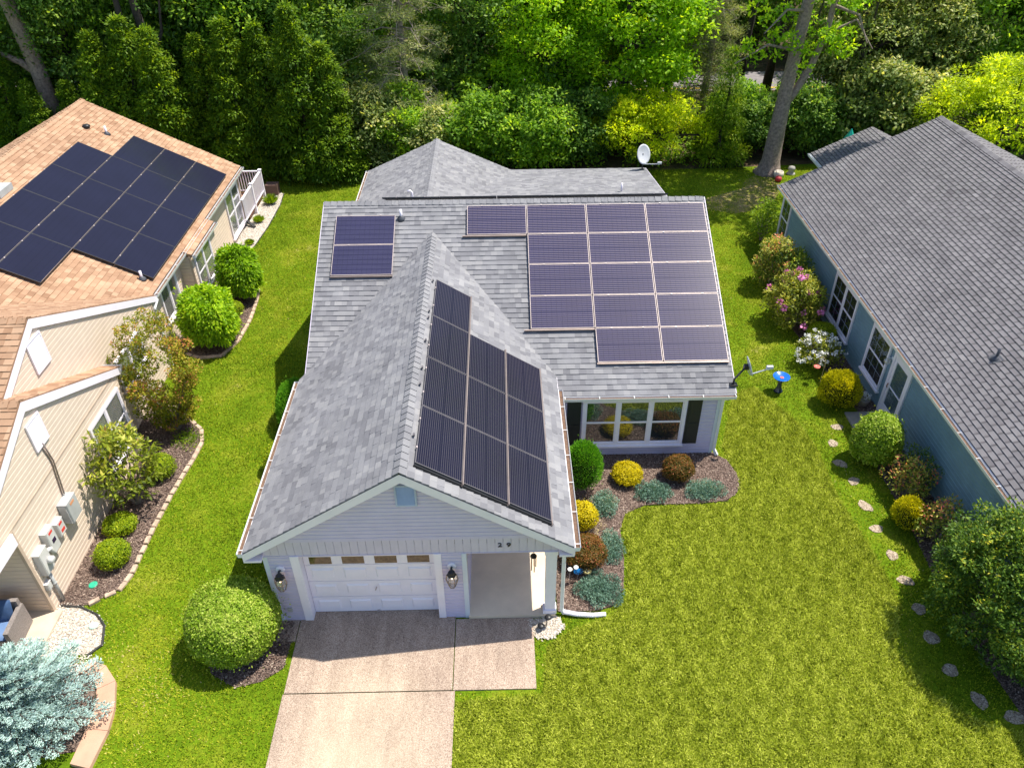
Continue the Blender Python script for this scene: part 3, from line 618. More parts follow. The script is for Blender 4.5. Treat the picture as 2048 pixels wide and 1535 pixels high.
# porch
pf = MB(); pf.box(-6.84, -4.92, -10.76, -7.6, 0, 0.11); pf.build('porch_floor', 'porch_concrete', H)
ps = MB(); ps.box(-5.16, -4.93, -10.70, -10.52, 0.11, 2.14); ps.box(-5.20, -4.90, -10.73, -10.49, 0.11, 0.20); ps.box(-5.19, -4.91, -10.725, -10.495, 2.04, 2.14); ps.build('post', 'white_paint', H)
ps = MB(); ps.box(-5.02, -4.93, -7.75, -7.61, 0.11, 2.14); ps.build('post', 'white_paint', H)
# front window with shutters
window(H, (-3.91, -5.43, 0.42), (1, 0, 0), (0, -1, 0), 2.76, 1.58, 3, None, False, 'white_paint', fr=0.09)
for x0 in (-4.32, -1.12):
    s_ = MB(); s_.box(x0, x0+0.37, -5.475, -5.44, 0.42, 2.0)
    for (a, b) in ((0.47, 1.15), (1.22, 1.94)): s_.box(x0+0.05, x0+0.32, -5.487, -5.474, a, b)
    s_.build('shutter', 'shutter_black', H)
# house number
def glyph(txt, loc, size, mat, parent, name='house_number'):
    cu = bpy.data.curves.new('glyph', 'FONT'); cu.body = txt; cu.size = size; cu.extrude = 0.006
    t = bpy.data.objects.new('glyph', cu); COL.objects.link(t)
    me = bpy.data.meshes.new_from_object(t.evaluated_get(bpy.context.evaluated_depsgraph_get()))
    COL.objects.unlink(t); bpy.data.objects.remove(t)
    for v in me.vertices: v.co = Vector((v.co.x*1.25, -v.co.z, v.co.y)) + Vector(loc)
    me.materials.clear(); me.materials.append(MATS[mat]); me.name = name
    return link(bpy.data.objects.new(name, me), parent)
glyph('2', (-6.17, -10.712, 2.31), 0.165, 'black_metal', H); glyph('9', (-5.99, -10.712, 2.31), 0.165, 'black_metal', H)

# ------------------------------------------------------------------ wall lanterns
def lantern(x, label):
    t = thing('wall_lantern', label, 'wall lamp', (x, -10.71, 1.62), 0, 'lanterns flanking the garage door'); t.scale = (1.35, 1.35, 1.35)
    b = MB(); b.lathe([(0.075, 0), (0.07, 0.02), (0.03, 0.03)], (0, 0, 0.10), 8, M=Matrix.Rotation(math.radians(90), 4, 'X')); b.build('backplate', 'white_paint', t)
    c_ = MB(); c_.tube([(0, -0.03, 0.10), (0, -0.08, 0.14), (0, -0.12, 0.10)], 0.018, 8)
    c_.lathe([(0.015, 0.12), (0.05, 0.10), (0.065, 0.05), (0.08, 0.03)], (0, -0.12, 0), 6)
    c_.build('cap', 'black_metal', t)
    f_ = MB()
    for k in range(6):
        a = math.radians(60*k); p0 = Vector((0.078*math.cos(a), -0.12+0.078*math.sin(a), 0.03)); p1 = Vector((0.095*math.cos(a), -0.12+0.095*math.sin(a), -0.08)); p2 = Vector((0.05*math.cos(a), -0.12+0.05*math.sin(a), -0.24))
        a2 = math.radians(60*k+60); q1 = Vector((0.095*math.cos(a2), -0.12+0.095*math.sin(a2), -0.08)); q2 = Vector((0.05*math.cos(a2), -0.12+0.05*math.sin(a2), -0.24))
        f_.tube([p0, p1, p2], 0.007, 5); f_.tube([p2, q2], 0.006, 5); f_.tube([p1, q1], 0.005, 5)
    f_.build('cage', 'frame_bronze', t)
    g_ = MB(); g_.lathe([(0.072, 0.03), (0.088, -0.08), (0.046, -0.235)], (0, -0.12, 0), 6); g_.build('lantern_glass', 'lantern_glass', t)
    u_ = MB(); u_.lathe([(0.006, 0.0), (0.016, -0.03), (0.018, -0.05), (0.008, -0.07)], (0, -0.12, 0), 8); u_.build('bulb', 'bulb_glow', t, True)
lantern(-10.72, 'lit hexagonal black lantern on the wall left of the garage door')
lantern(-7.14, 'lit hexagonal black lantern on the wall between garage door and porch')
# wind chime
t = thing('wind_chime', 'copper tube wind chime hanging from the porch beam', 'wind chime', (-5.42, -10.62, 1.45))
a = MB(); a.tube([(0, 0, 0.68), (0, 0, 0.45)], 0.004, 6); a.lathe([(0.07, 0.44), (0.07, 0.46)], (0, 0, 0), 14)
for k in range(3): q = math.radians(120*k); a.tube([(0, 0, 0.60), (0.06*math.cos(q), 0.06*math.sin(q), 0.45)], 0.003, 5)
a.build('hanger', 'black_metal', t)
for k in range(5):
    q = math.radians(72*k); l = 0.30+0.03*k; b = MB(); b.tube([(0.05*math.cos(q), 0.05*math.sin(q), 0.42), (0.05*math.cos(q), 0.05*math.sin(q), 0.42-l)], 0.011, 8); b.build('chime_tube', 'copper', t, True)

# ------------------------------------------------------------------ solar panels
ORD = ['first', 'second', 'third', 'fourth', 'fifth']
def make_panel(name, W, Hh, frame_mat, cell_mat, long_lines=True):
    t = bpy.data.objects.new(name, None); t.empty_display_size = 0.2; link(t)
    e = 0.016; d = 0.04
    f = MB(); f.box(0, W, 0, e, 0, d); f.box(0, W, Hh-e, Hh, 0, d); f.box(0, e, e, Hh-e, 0, d); f.box(W-e, W, e, Hh-e, 0, d)
    f.box(e, W-e, e, Hh-e, 0.004, 0.010); f.build('frame', frame_mat, t)
    g = MB(); g.face([(e, e, d-0.003), (W-e, e, d-0.003), (W-e, Hh-e, d-0.003), (e, Hh-e, d-0.003)])
    o = g.build('cells', cell_mat, t); uv = o.data.uv_layers.new(name='UVMap')
    for l, c in zip(uv.data, ((0, 0), (1, 0), (1, 1), (0, 1))): l.uv = c
    for u in (0.25, 0.75):
        k = MB(); k.box(W*u-0.025, W*u+0.025, Hh-0.012, Hh+0.018, d-0.01, d+0.008); k.build('clamp', 'frame_silver', t)
    return t
def copy_tree(o, parent=None):
    c = o.copy(); COL.objects.link(c)
    if parent is not None: c.parent = parent
    for ch in o.children: copy_tree(ch, c)
    return c
def panel_at(proto, used, O, U, V, Nn, label, group):
    o = proto if not used else copy_tree(proto)
    M = Matrix(((U.x, V.x, Nn.x, O.x), (U.y, V.y, Nn.y, O.y), (U.z, V.z, Nn.z, O.z), (0, 0, 0, 1)))
    o.matrix_world = M; tag(o, label, 'solar panel', group); return o
X = Vector((1, 0, 0)); Y = Vector((0, 1, 0))
# big array, main slope
V, Nn, c = slopevec(0, 1, SM); CW, RH = 1.745, 1.055
pr = make_panel('solar_panel', CW-0.025, RH-0.02, 'frame_silver', 'solar_blue'); first = False
GR = 'blue solar panels of the large array on the main roof'
lay = [(0, 0, 4), (1, 1, 4), (2, 1, 4), (3, 1, 4), (4, 2, 4)]
for r_, c0, c1 in lay:
    for i, cc in enumerate(range(c0, c1)):
        O = Vector((-4*CW+cc*CW+0.012, 0, 5.03)) - V*(RH*(r_+1)) - Nn*0.04
        n = c1-c0
        pos = (ORD[i]+' from the left') if i < n-1 else 'rightmost'
        panel_at(pr, first, O, X, V, Nn, 'blue striped panel, %s in the %s row below the ridge' % (pos, ORD[r_]), GR); first = True
pp = make_panel('solar_panel', 1.72, 1.03, 'frame_silver', 'solar_pair')
for r_ in range(2):
    O = Vector((-10.78, -0.27, 4.895)) - V*(1.045*(r_+1)) - Nn*0.04
    panel_at(pp, r_ > 0, O, X, V, Nn, ('upper' if r_ == 0 else 'lower')+' dark panel of the lone pair at the left end of the main roof', 'pair of solar panels left on the main roof')
# skirts / rails
def rail(parent_label, segs, Nn, mat='frame_bronze', name='mounting_rail'):
    mb = MB()
    for a, b in segs: mb.bar(a, b, 0.03, 0.07, upv=tuple(Nn))
    return tag(mb.build(name, mat), parent_label, 'solar rail')
P_ = lambda x, r: Vector((x, 0, 5.03)) - V*(RH*r) - Nn*0.055
rail('bronze front rail under the stepped lower edge of the large array', [(P_(-7.1, 1)-V*0.03, P_(-5.26, 1)-V*0.03), (P_(-5.4, 4)-V*0.03, P_(-3.5, 4)-V*0.03), (P_(-3.5, 5)-V*0.03, P_(0.0, 5)-V*0.03)], Nn)
Q_ = Vector((0, -0.27, 4.895)) - V*(2.09+0.03) - Nn*0.055
rail('bronze front rail under the pair of panels', [(Q_+X*-10.80, Q_+X*-9.05)], Nn)
# garage right slope
V, Nn, c = slopevec(-1, 0, SG)
plain('frame_seam', (0.13, 0.12, 0.13), 0.5, metal=0.1)
pg = make_panel('solar_panel', 1.755, 1.035, 'frame_seam', 'solar_black')
ys = [-10.48, -8.71, -6.93, -5.16]; k = 0
base = Vector((-5.05, 0, 4.556+0.10-SG*2.92))
NM = ['lowest', 'middle', 'top']
for col in range(3):
    rows = ys if col == 2 else ys[:3]
    for i, y in enumerate(rows):
        O = base + V*(1.055*col) + Y*y - Nn*0.035
        where = ['nearest the gable', 'second from the gable', 'third from the gable', 'farthest from the gable'][i]
        panel_at(pg, k > 0, O, Y, V, Nn, 'black ribbed garage roof panel, %s column, %s' % (['eave side', 'middle', 'ridge side'][col], where), 'black solar panels on the garage roof slope'); k += 1
R_ = lambda u, y: base + V*u + Y*y - Nn*0.055
rail('dark rail framing the lower end of the garage roof panels', [(R_(-0.05, -10.52), R_(3.15, -10.52))], Nn, 'black_metal')
rail('pale rails between the columns of garage roof panels', [(R_(-0.03, -10.55), R_(-0.03, -5.1)), (R_(1.045, -10.55)+Nn*0.05, R_(1.045, -5.1)+Nn*0.05), (R_(2.10, -10.55)+Nn*0.05, R_(2.10, -3.4)+Nn*0.05)], Nn)
mk = MB()
for y in (-3.5, -5.0, -5.3, -6.3, -7.4, -8.0, -9.7): mk.box(-0.02, 0.02, y-0.035, y+0.035, 0, 0.04, M=Matrix.Translation(base+V*3.22-Nn*0.04))
tag(mk.build('mounting_bracket', 'frame_seam'), 'row of small silver roof brackets beside the garage ridge', 'bracket')
# back slope panels seen edge on over the main ridge
V, Nn, c = slopevec(0, -1, SM)
pb = make_panel('solar_panel', 1.70, 1.03, 'black_metal', 'solar_left')
for k in range(5):
    O = Vector((-9.55+1.72*(k+1), 0.56, 4.925+0.11)) - V*1.05
    panel_at(pb, k > 0, O, -X, V, Nn, 'black solar panel on the hidden back slope, only its edge seen above the main ridge', 'panels behind the main ridge')
# left house array
SL = 0.5
V, Nn, c = slopevec(-1, 0, SL)
pl = make_panel('solar_panel', 2.085, 1.185, 'frame_dark', 'solar_left')
k = 0
for i, (y0, n) in enumerate(((0.12, 4), (0.12, 4), (-1.98, 5), (-1.98, 4), )):
    for j in range(n):
        O = Vector((-16.86-i*1.068, y0+j*2.095, 2.5+0.10+0.5*(0.16+i*1.068))) - Nn*0.0
        panel_at(pl, k > 0, O, Y, V, Nn, 'smooth black tan roof panel, %s row above the eave, %s from the near end' % (ORD[i], ORD[j]), 'black solar panels on the tan roof'); k += 1
rl = MB()
for i in range(1, 4): rl.bar(Vector((-16.86-i*1.068+0.01, -1.9 if i > 1 else 0.12, 2.64+0.5*(0.155+i*1.068))), Vector((-16.86-i*1.068+0.01, 8.45 if i < 3 else 6.4, 2.64+0.5*(0.155+i*1.068))), 0.02, 0.012)
tag(rl.build('mounting_rail', 'frame_bronze'), 'thin silver rails running between the rows on the tan roof', 'solar rail')

# ------------------------------------------------------------------ satellite dishes
def dish(label, foot, centre, normal, r, arm_end, mat):
    foot, centre, normal, arm_end = Vector(foot), Vector(centre), Vector(normal).normalized(), Vector(arm_end)
    t = thing('satellite_dish', label, 'satellite dish', foot)
    L = lambda p: Vector(p)-foot
    x = normal.cross(Z).normalized(); y = x.cross(normal)*-1
    M = Matrix(((x.x, y.x, normal.x), (x.y, y.y, normal.y), (x.z, y.z, normal.z))).to_4x4()
    m = MB(); n = 28; rings = []
    for k in range(7):
        rr = r*k/6*1.0
        b = len(m.v); rings.append(b)
        for q in range(n):
            a = 2*math.pi*q/n; m.v.append(tuple(L(centre)+(M @ Vector((rr*0.9*math.cos(a), rr*math.sin(a), 0.35*rr*rr)))))
    for a, b in zip(rings, rings[1:]):
        for q in range(n): m.f.append((a+q, a+(q+1) % n, b+(q+1) % n, b+q)); m.t.append(0.5)
    d = m.build('reflector', mat, t, True)
    sol = d.modifiers.new('thick', 'SOLIDIFY'); sol.thickness = 0.012
    s_ = MB(); back = L(centre)-normal*0.06; low = L(centre)-M.to_3x3() @ Vector((0, 1, 0))*r*0.98
    if low.z > L(centre).z: low = L(centre)+M.to_3x3() @ Vector((0, 1, 0))*r*0.98
    s_.tube([(0, 0, 0), (0, 0, back.z*0.45), back], 0.028, 10); s_.box(-0.1, 0.1, -0.08, 0.08, -0.02, 0.02); s_.box(-0.06, 0.06, -0.06, 0.06, -0.06, 0.06, M=Matrix.Translation(back)); s_.build('mast', 'black_metal', t)
    a_ = MB(); a_.tube([back, low, L(arm_end)], 0.018, 8); a_.build('arm', 'dish_white', t)
    l_ = MB(); l_.tube([L(arm_end), L(arm_end)+(L(centre)-L(arm_end)).normalized()*0.09], [0.045, 0.05], 12); l_.box(-0.08, 0.08, -0.035, 0.035, 0.0, 0.08, M=Matrix.Translation(L(arm_end))); l_.build('receiver_horn', 'dish_white', t)
dish('pale satellite dish at the back right corner of the gray roof', (-0.18, 9.2, 2.37), (-0.2, 9.25, 3.0), (0.55, -0.75, 0.3), 0.40, (0.42, 8.75, 2.78), 'dish_white')
dish('gray satellite dish on the eave corner above the front lawn', (0.03, -5.28, 2.27), (0.42, -5.05, 2.68), (0.93, -0.02, 0.30), 0.28, (0.92, -5.22, 2.72), 'dish_gray')

# ------------------------------------------------------------------ the tan house
T = thing('tan_house', 'tan sided house with orange tan shingle roof at the left edge', 'house', (-19, -2, 0))
rf = MB()
V, Nn, c = slopevec(-1, 0, SL)
shingles(rf, (-16.7, 0, 2.5), Y, V, Nn, [(-0.56, 0), (9.87, 0), (9.87, 5.6/c), (-6.3, 5.6/c)], course=0.16, seed=21)
V2, N2, c2 = slopevec(1, 0, SL)
shingles(rf, (-27.9, 0, 2.5), Y, V2, N2, [(-12, 0), (9.87, 0), (9.87, 5.6/c), (-12, 5.6/c)], course=0.16, seed=22)
SB = 2.9/5.96
VB, NB, cb = slopevec(0, -1, SB)
shingles(rf, (-16.6, -0.56, 2.5), -X, VB, NB, [(0, 0), (0, 5.96/cb), (5.85, 5.96/cb)], course=0.16, seed=23)
VB2, NB2, _ = slopevec(0, 1, SB)
shingles(rf, (-16.6, -12.48, 2.5), -X, VB2, NB2, [(0, 0), (6.5, 0), (6.5, 5.96/cb), (0, 5.96/cb)], course=0.16, seed=24)
ridge_caps(rf, (-16.6, -6.52, 5.4), (-22.3, -6.52, 5.4), -VB, -VB2, 0.2, 0.17)
ridge_caps(rf, (-22.3, 9.87, 5.3), (-22.3, -6.4, 5.3), -V, -V2, 0.2, 0.17)
SA = 0.487
VA, NA, ca = slopevec(0, -1, SA); VA2, NA2, _ = slopevec(0, 1, SA)
shingles(rf, (-16.13, -4.55, 2.66), -X, VA, NA, [(0, 0), (0.58, 0), (0.58, 3.95/ca), (0, 3.95/ca)], course=0.16, seed=25)
shingles(rf, (-16.13, -12.45, 2.66), -X, VA2, NA2, [(0, 0), (0.58, 0), (0.58, 3.95/ca), (0, 3.95/ca)], course=0.16, seed=26)
ridge_caps(rf, (-16.13, -8.5, 4.585), (-16.75, -8.5, 4.585), -VA, -VA2, 0.2, 0.17)
Vb, Nb, cbb = slopevec(-1, 0, 0.42)
shingles(rf, (-16.42, 2.3, 2.36), Y, Vb, Nb, [(0, 0), (2.6, 0), (2.6, 0.5), (0, 0.5)], course=0.16, seed=27)
troof = rf.build('roof', 'tan_shingle', T)
vent_pipe(troof, (-20.80, 8.0, 4.55), 0.30); vent_pipe(troof, (-17.15, 0.03, 2.74), 0.28)
m = MB(); m.lathe([(0.02, 0), (0.14, 0), (0.15, 0.05), (0.10, 0.10), (0.02, 0.11)], (-21.4, 7.85, 4.87), 12); m.build('roof_vent', 'black_metal', troof, True)
m = MB(); m.box(-22.0, -21.35, 1.4, 2.2, 4.85, 5.05); m.build('skylight', 'box_gray', troof)
# walls
w_ = MB()
siding(w_, (-16.95, 0, 0), Y, X, [(-0.95, 0), (9.65, 0), (9.65, 2.45), (-0.95, 2.45)], 0.125)
siding(w_, (-16.66, 0, 0), Y, X, [(-4.8, 0), (-0.95, 0), (-0.95, 2.40), (-4.8, 2.40)], 0.125)
siding(w_, (-16.66, -0.95, 0), -X, Y, [(0, 0), (0.29, 0), (0.29, 2.4), (0, 2.4)], 0.125)
siding(w_, (-16.95, 9.65, 0), -X, Y, [(0, 0), (10.7, 0), (10.7, 2.5), (5.35, 5.1), (0, 2.5)], 0.125)
siding(w_, (-16.66, 0, 0), Y, X, [(-12.2, 2.44), (-0.86, 2.44), (-6.52, 5.2)], 0.125)
siding(w_, (-16.2, 0, 0), Y, X, [(-10.33, 0), (-4.8, 0), (-4.8, 2.62), (-10.33, 2.62)], 0.125)
siding(w_, (-16.2, 0, 0), Y, X, [(-12.3, 2.66), (-4.75, 2.66), (-8.5, 4.45)], 0.125)
siding(w_, (-16.2, -4.8, 0), -X, Y, [(0, 0), (0.8, 0), (0.8, 2.62), (0, 2.62)], 0.125)
siding(w_, (-20.2, -10.33, 0), X, -Y, [(0, 0.08), (4.0, 0.08), (4.0, 2.62), (0, 2.62)], 0.125)
siding(w_, (-20.2, 0, 0), Y, X, [(-14.0, 0.08), (-10.33, 0.08), (-10.33, 2.62), (-14.0, 2.62)], 0.125)
siding(w_, (-16.5, 0, 0), Y, X, [(2.3, 0), (4.85, 0), (4.85, 2.3), (2.3, 2.3)], 0.125)
siding(w_, (-16.95, 2.3, 0), X, -Y, [(0, 0), (0.45, 0), (0.45, 2.3), (0, 2.3)], 0.125)
siding(w_, (-16.5, 4.85, 0), -X, Y, [(0, 0), (0.45, 0), (0.45, 2.3), (0, 2.3)], 0.125)
w_.build('wall', 'tan_siding', T)
m = MB(); m.box(-16.23, -16.16, -10.38, -10.30, 0.08, 2.62); m.box(-16.19, -16.165, -12.3, -4.75, 2.62, 2.665); m.box(-16.66, -16.625, -12.2, -0.9, 2.40, 2.44); m.box(-16.69, -16.62, -1.0, -0.93, 0, 2.4); m.box(-16.55, -16.48, 2.27, 2.34, 0, 2.3); m.build('corner_trim', 'tan_trim', T)
def rake(parent, x, yA, zA, sgn, run, s, drop=0.26):
    m = MB(); yB = yA+sgn*run; zB = zA-s*run
    q = [(yA, zA-0.01), (yB, zB-0.01), (yB, zB-drop*0.8), (yA, zA-drop)]
    m.face([(x, a, b) for a, b in q]); m.face([(x-0.03, a, b) for a, b in q])
    m.face([(x, yA, zA-drop), (x, yB, zB-drop*0.8), (x-0.35, yB, zB-drop*0.8), (x-0.35, yA, zA-drop)])
    m.face([(x, yB, zB), (x, yB, zB-drop*0.8), (x-0.35, yB, zB-drop*0.8), (x-0.35, yB, zB)])
    return m.build('rake_board', 'white_paint', parent)
for s in (1, -1): rake(T, -16.585, -6.52, 5.39, s, 5.98, SB); rake(T, -16.115, -8.5, 4.575, s, 3.97, SA)
m = MB(); m.box(-16.24, -16.12, -12.45, -10.38, 2.30, 2.62); m.box(-20.2, -16.2, -12.45, -10.34, 2.6, 2.62); m.build('porch_header', 'white_paint', T)
gutter(T, (-16.68, -0.5, 2.48), (-16.68, 9.87, 2.48), (1, 0, 0)); gutter(T, (-16.40, 2.3, 2.34), (-16.40, 4.9, 2.34), (1, 0, 0))
gutter(T, (-16.13, -4.53, 2.64), (-16.64, -4.53, 2.64), (0, 1, 0), dirt=False)
downspout(T, [(-16.60, -0.55, 2.36), (-16.62, -0.85, 2.2), (-16.62, -0.86, 0.1)]); downspout(T, [(-16.62, 9.72, 2.36), (-16.90, 9.66, 2.2), (-16.90, 9.66, 0.25)], mat='tan_trim')
m = MB(); m.bar((-16.88, 9.6, 0.22), (-16.45, 9.25, 0.07), 0.12, 0.07); m.build('downspout_elbow', 'edging_black', T)
sf = MB(); sf.box(-16.95, -16.7, -0.6, 9.85, 2.36, 2.38); sf.build('soffit', 'white_paint', T)
window(T, (-16.94, 7.75, 0.25), Y, X, 1.75, 1.80, 2, None, True); window(T, (-16.94, 0.30, 0.92), Y, X, 1.42, 1.2, 2, None, True, split=False)
window(T, (-16.49, 2.5, 0.75), Y, X, 1.65, 1.45, 2, None, True); window(T, (-16.65, -3.95, 1.35), Y, X, 1.75, 1.0, 2, None, True, split=False)
window(T, (-16.19, -6.75, 0.72), Y, X, 1.75, 1.6, 2, None, True)
louver(T, (-16.65, -6.95, 4.15), Y, X, 0.64, 0.80, 'white_paint', 10); louver(T, (-16.19, -8.67, 3.30), Y, X, 0.56, 0.72, 'white_paint', 10)
ps = MB(); ps.box(-20.2, -16.0, -14.4, -10.34, 0, 0.08); ps.build('porch_floor', 'slab_concrete', T)
cd = MB(); cd.tube([(-16.13, -8.42, 3.36), (-16.14, -8.36, 2.95), (-16.13, -8.35, 2.80), (-16.13, -8.50, 1.90)], 0.018, 8); cd.tube([(-16.15, -8.46, 3.30), (-16.15, -8.40, 2.95), (-16.15, -8.39, 2.80), (-16.15, -8.54, 1.90)], 0.014, 8); cd.build('conduit', 'frame_bronze', T, True)
dk = MB(); dk.box(-19.5, -16.78, 9.9, 12.4, 0.18, 0.30); dk.build('deck_floor', 'deck_brown', T)
# deck railing
def railing(pa, pb, h=1.0, posts=(0, 1)):
    pa = Vector(pa); pb = Vector(pb); d = pb-pa; L = d.length
    t = bpy.data.objects.new('railing', None); link(t, T)
    m = MB(); m.bar(pa+Z*h, pb+Z*h, 0.09, 0.05); m.bar(pa+Z*0.1, pb+Z*0.1, 0.06, 0.05); m.build('rail', 'white_paint', t)
    b = MB(); n = int(L/0.115)
    for i in range(1, n): p = pa+d*i/n; b.box(p.x-0.018, p.x+0.018, p.y-0.018, p.y+0.018, p.z+0.12, p.z+h-0.02)
    b.build('baluster', 'white_paint', t)
    for s in posts:
        p = pa+d*s; q = MB(); q.box(p.x-0.055, p.x+0.055, p.y-0.055, p.y+0.055, p.z-0.28, p.z+h+0.06); q.box(p.x-0.075, p.x+0.075, p.y-0.075, p.y+0.075, p.z+h+0.06, p.z+h+0.09); q.build('post', 'white_paint', t)
railing((-16.74, 9.2, 0.3), (-16.74, 12.35, 0.3), posts=(0.5, 1)); railing((-16.85, 12.35, 0.3), (-19.4, 12.35, 0.3), posts=(1,))
tag(MB().box(-16.75, -16.2, 12.65, 13.1, 0, 0.5).box(-16.72, -16.5, 13.1, 13.5, 0, 0.3).build('planter_box', 'step_brown'), 'dark brown wooden step box beside the end of the white deck rail', 'box')

# utility boxes on the tan wall
def ubox(name, label, cat, y0, y1, z0, z1, d, mat, extras=()):
    t = thing(name, label, cat, (-16.18, (y0+y1)/2, z0)); w2 = (y1-y0)/2; h = z1-z0
    b = MB(); b.box(0.005, d, -w2, w2, 0, h); b.box(0.004, d+0.012, -w2-0.012, w2+0.012, h-0.001, h+0.012); b.build('housing', mat, t)
    c_ = MB(); c_.box(d, d+0.01, -w2+0.015, w2-0.015, 0.02, h-0.02); c_.build('cover', mat, t)
    for (a0, a1, b0, b1, mm, nm) in extras:
        e_ = MB(); e_.box(d+0.0105, d+0.014, -w2+2*w2*a0, -w2+2*w2*a1, h*b0, h*b1); e_.build(nm, mm, t)
    return t
t = ubox('inverter', 'large gray solar inverter box, highest of the boxes on the tan wall', 'inverter', -8.85, -8.42, 1.28, 1.85, 0.22, 'box_gray', [(0.3, 0.7, 0.78, 0.9, 'label_orange', 'sticker')])
b = MB()
for k in range(14): b.box(0.03, 0.2, -0.235, -0.215, 0.03+k*0.038, 0.05+k*0.038)
b.build('cooling_fin', 'box_light', t)
ubox('disconnect_box', 'small light gray box with two red stickers below the inverter', 'electrical box', -9.28, -9.02, 1.30, 1.68, 0.13, 'box_light', [(0.25, 0.75, 0.75, 0.92, 'label_red', 'sticker'), (0.25, 0.8, 0.2, 0.42, 'label_red', 'sticker')])
ubox('breaker_box', 'light gray box with red sticker and dark screen between meter and disconnect', 'electrical box', -9.72, -9.42, 1.22, 1.85, 0.15, 'box_light', [(0.25, 0.75, 0.82, 0.92, 'label_red', 'sticker'), (0.3, 0.75, 0.40, 0.58, 'screen_dark', 'screen')])
t = ubox('electric_meter', 'white electric meter cabinet with round meter and pipe down to the ground', 'electric meter', -10.18, -9.86, 1.05, 1.68, 0.15, 'box_light')
Ry = Matrix.Rotation(math.radians(90), 4, 'Y')
b = MB(); b.lathe([(0.085, 0.0), (0.085, 0.09), (0.06, 0.12)], (0.16, 0.05, 0.30), 18, M=Ry); b.build('meter_dial', 'box_light', t, True)
b = MB(); b.tube([(0.07, -0.02, 0.0), (0.07, -0.02, -0.98)], 0.04, 12); b.tube([(0.07, -0.02, -0.38), (0.07, -0.02, -0.42)], 0.05, 12); b.build('pipe', 'box_gray', t, True)
b = MB(); b.tube([(0.09, 0.16, 0.42), (0.12, 0.28, 0.40), (0.12, 0.30, 0.16)], 0.055, 12); b.build('pipe', 'box_light', t, True)
ubox('junction_box', 'small white box low on the tan wall left of the meter pipe', 'electrical box', -10.28, -10.14, 0.66, 0.86, 0.09, 'box_light')

# wicker armchair
t = thing('armchair', 'gray wicker armchair with blue cushions on the tan porch', 'armchair', (-16.95, -11.05, 0.08), 0.08)
m = MB(); m.box(-0.42, 0.42, -0.36, 0.36, 0.04, 0.32); m.box(-0.42, 0.42, 0.30, 0.40, 0.32, 0.80)
for s in (-1, 1): m.box(s*0.42-0.05, s*0.42+0.05, -0.42, 0.38, 0.03, 0.64)
m.build('frame', 'wicker', t)
def cushion(cx, cy, cz, wx, wy, wz, mat, rx, name):
    n = 14; vs_ = []; fs = []
    R_ = Matrix.Rotation(rx, 3, 'X')
    for s in (1, -1):
        for i in range(n+1):
            for j in range(n+1):
                u = 2*i/n-1; v = 2*j/n-1; e = ((1-abs(u)**4)*(1-abs(v)**4))**0.45
                vs_.append(tuple(Vector((cx, cy, cz)) + R_ @ Vector((u*wx/2, v*wy/2, s*wz/2*e*(1-0.04*math.sin(5*u+3*v))))))
    for s in range(2):
        for i in range(n):
            for j in range(n): a = s*(n+1)**2+i*(n+1)+j; fs.append((a, a+1, a+n+2, a+n+1))
    mb = MB(); mb.v = vs_; mb.f = fs; mb.t = [0.5]*len(fs); return mb.build(name, mat, t, True)
cushion(0, -0.04, 0.38, 0.70, 0.66, 0.16, 'seat_blue', 0, 'seat_cushion'); cushion(0, 0.20, 0.66, 0.68, 0.50, 0.22, 'cushion_blue', math.radians(72), 'back_cushion')

# curb, edging
CB = [(-14.81, -11.67), (-14.45, -11.80), (-14.11, -12.16), (-13.90, -12.77), (-13.84, -13.25), (-13.9, -14.0)]
CI = [(-14.95, -11.95), (-14.62, -12.05), (-14.42, -12.35), (-14.30, -12.80), (-14.28, -13.2), (-14.3, -13.9)]
t = thing('concrete_curb', 'curved salmon concrete curb around the blue spruce', 'curb', (0, 0, 0))
for i in range(len(CB)-1):
    m = MB(); a, b, c_, d = [Vector((*p, 0)) for p in (CB[i], CB[i+1], CI[i+1], CI[i])]
    k = (b-a).normalized()*0.004
    m.prism([((a+k).x, (a+k).y), ((b-k).x, (b-k).y), ((c_-k).x, (c_-k).y), ((d+k).x, (d+k).y)], Vector((0, 0, 0)), X, Y, Z, 0, 0.10); m.build('segment', 'curb_concrete', t)
def bricks(path, label, group):
    proto = None
    for a, b in zip(path, path[1:]):
        a = Vector((*a, 0)); b = Vector((*b, 0)); L = (b-a).length; n = max(1, round(L/0.27))
        for i in range(n):
            p = a+(b-a)*((i+0.5)/n); ang = math.atan2((b-a).y, (b-a).x)+random.uniform(-0.06, 0.06)
            if proto is None:
                m = MB(); w0, l0 = 0.055, 0.12
                m.prism([(-l0, -w0), (l0, -w0), (l0, w0), (-l0, w0)], Vector((0, 0, 0)), X, Y, Z, 0, 0.06)
                m.face([(-l0, -w0, .06), (l0, -w0, .06), (l0-.015, -w0+.015, .075), (-l0+.015, -w0+.015, .075)]); m.face([(-l0, w0, .06), (l0, w0, .06), (l0-.015, w0-.015, .075), (-l0+.015, w0-.015, .075)])
                m.face([(-l0, -w0, .06), (-l0, w0, .06), (-l0+.015, w0-.015, .075), (-l0+.015, -w0+.015, .075)]); m.face([(l0, -w0, .06), (l0, w0, .06), (l0-.015, w0-.015, .075), (l0-.015, -w0+.015, .075)])
                m.face([(-l0+.015, -w0+.015, .075), (l0-.015, -w0+.015, .075), (l0-.015, w0-.015, .075), (-l0+.015, w0-.015, .075)])
                o = proto = m.build('edging_brick', 'brick_edge')
            else:
                o = proto.copy(); COL.objects.link(o)
            o.location = (p.x, p.y, random.uniform(-0.01, 0.01)); o.rotation_euler = (0, 0, ang); tag(o, label, 'edging brick', group)
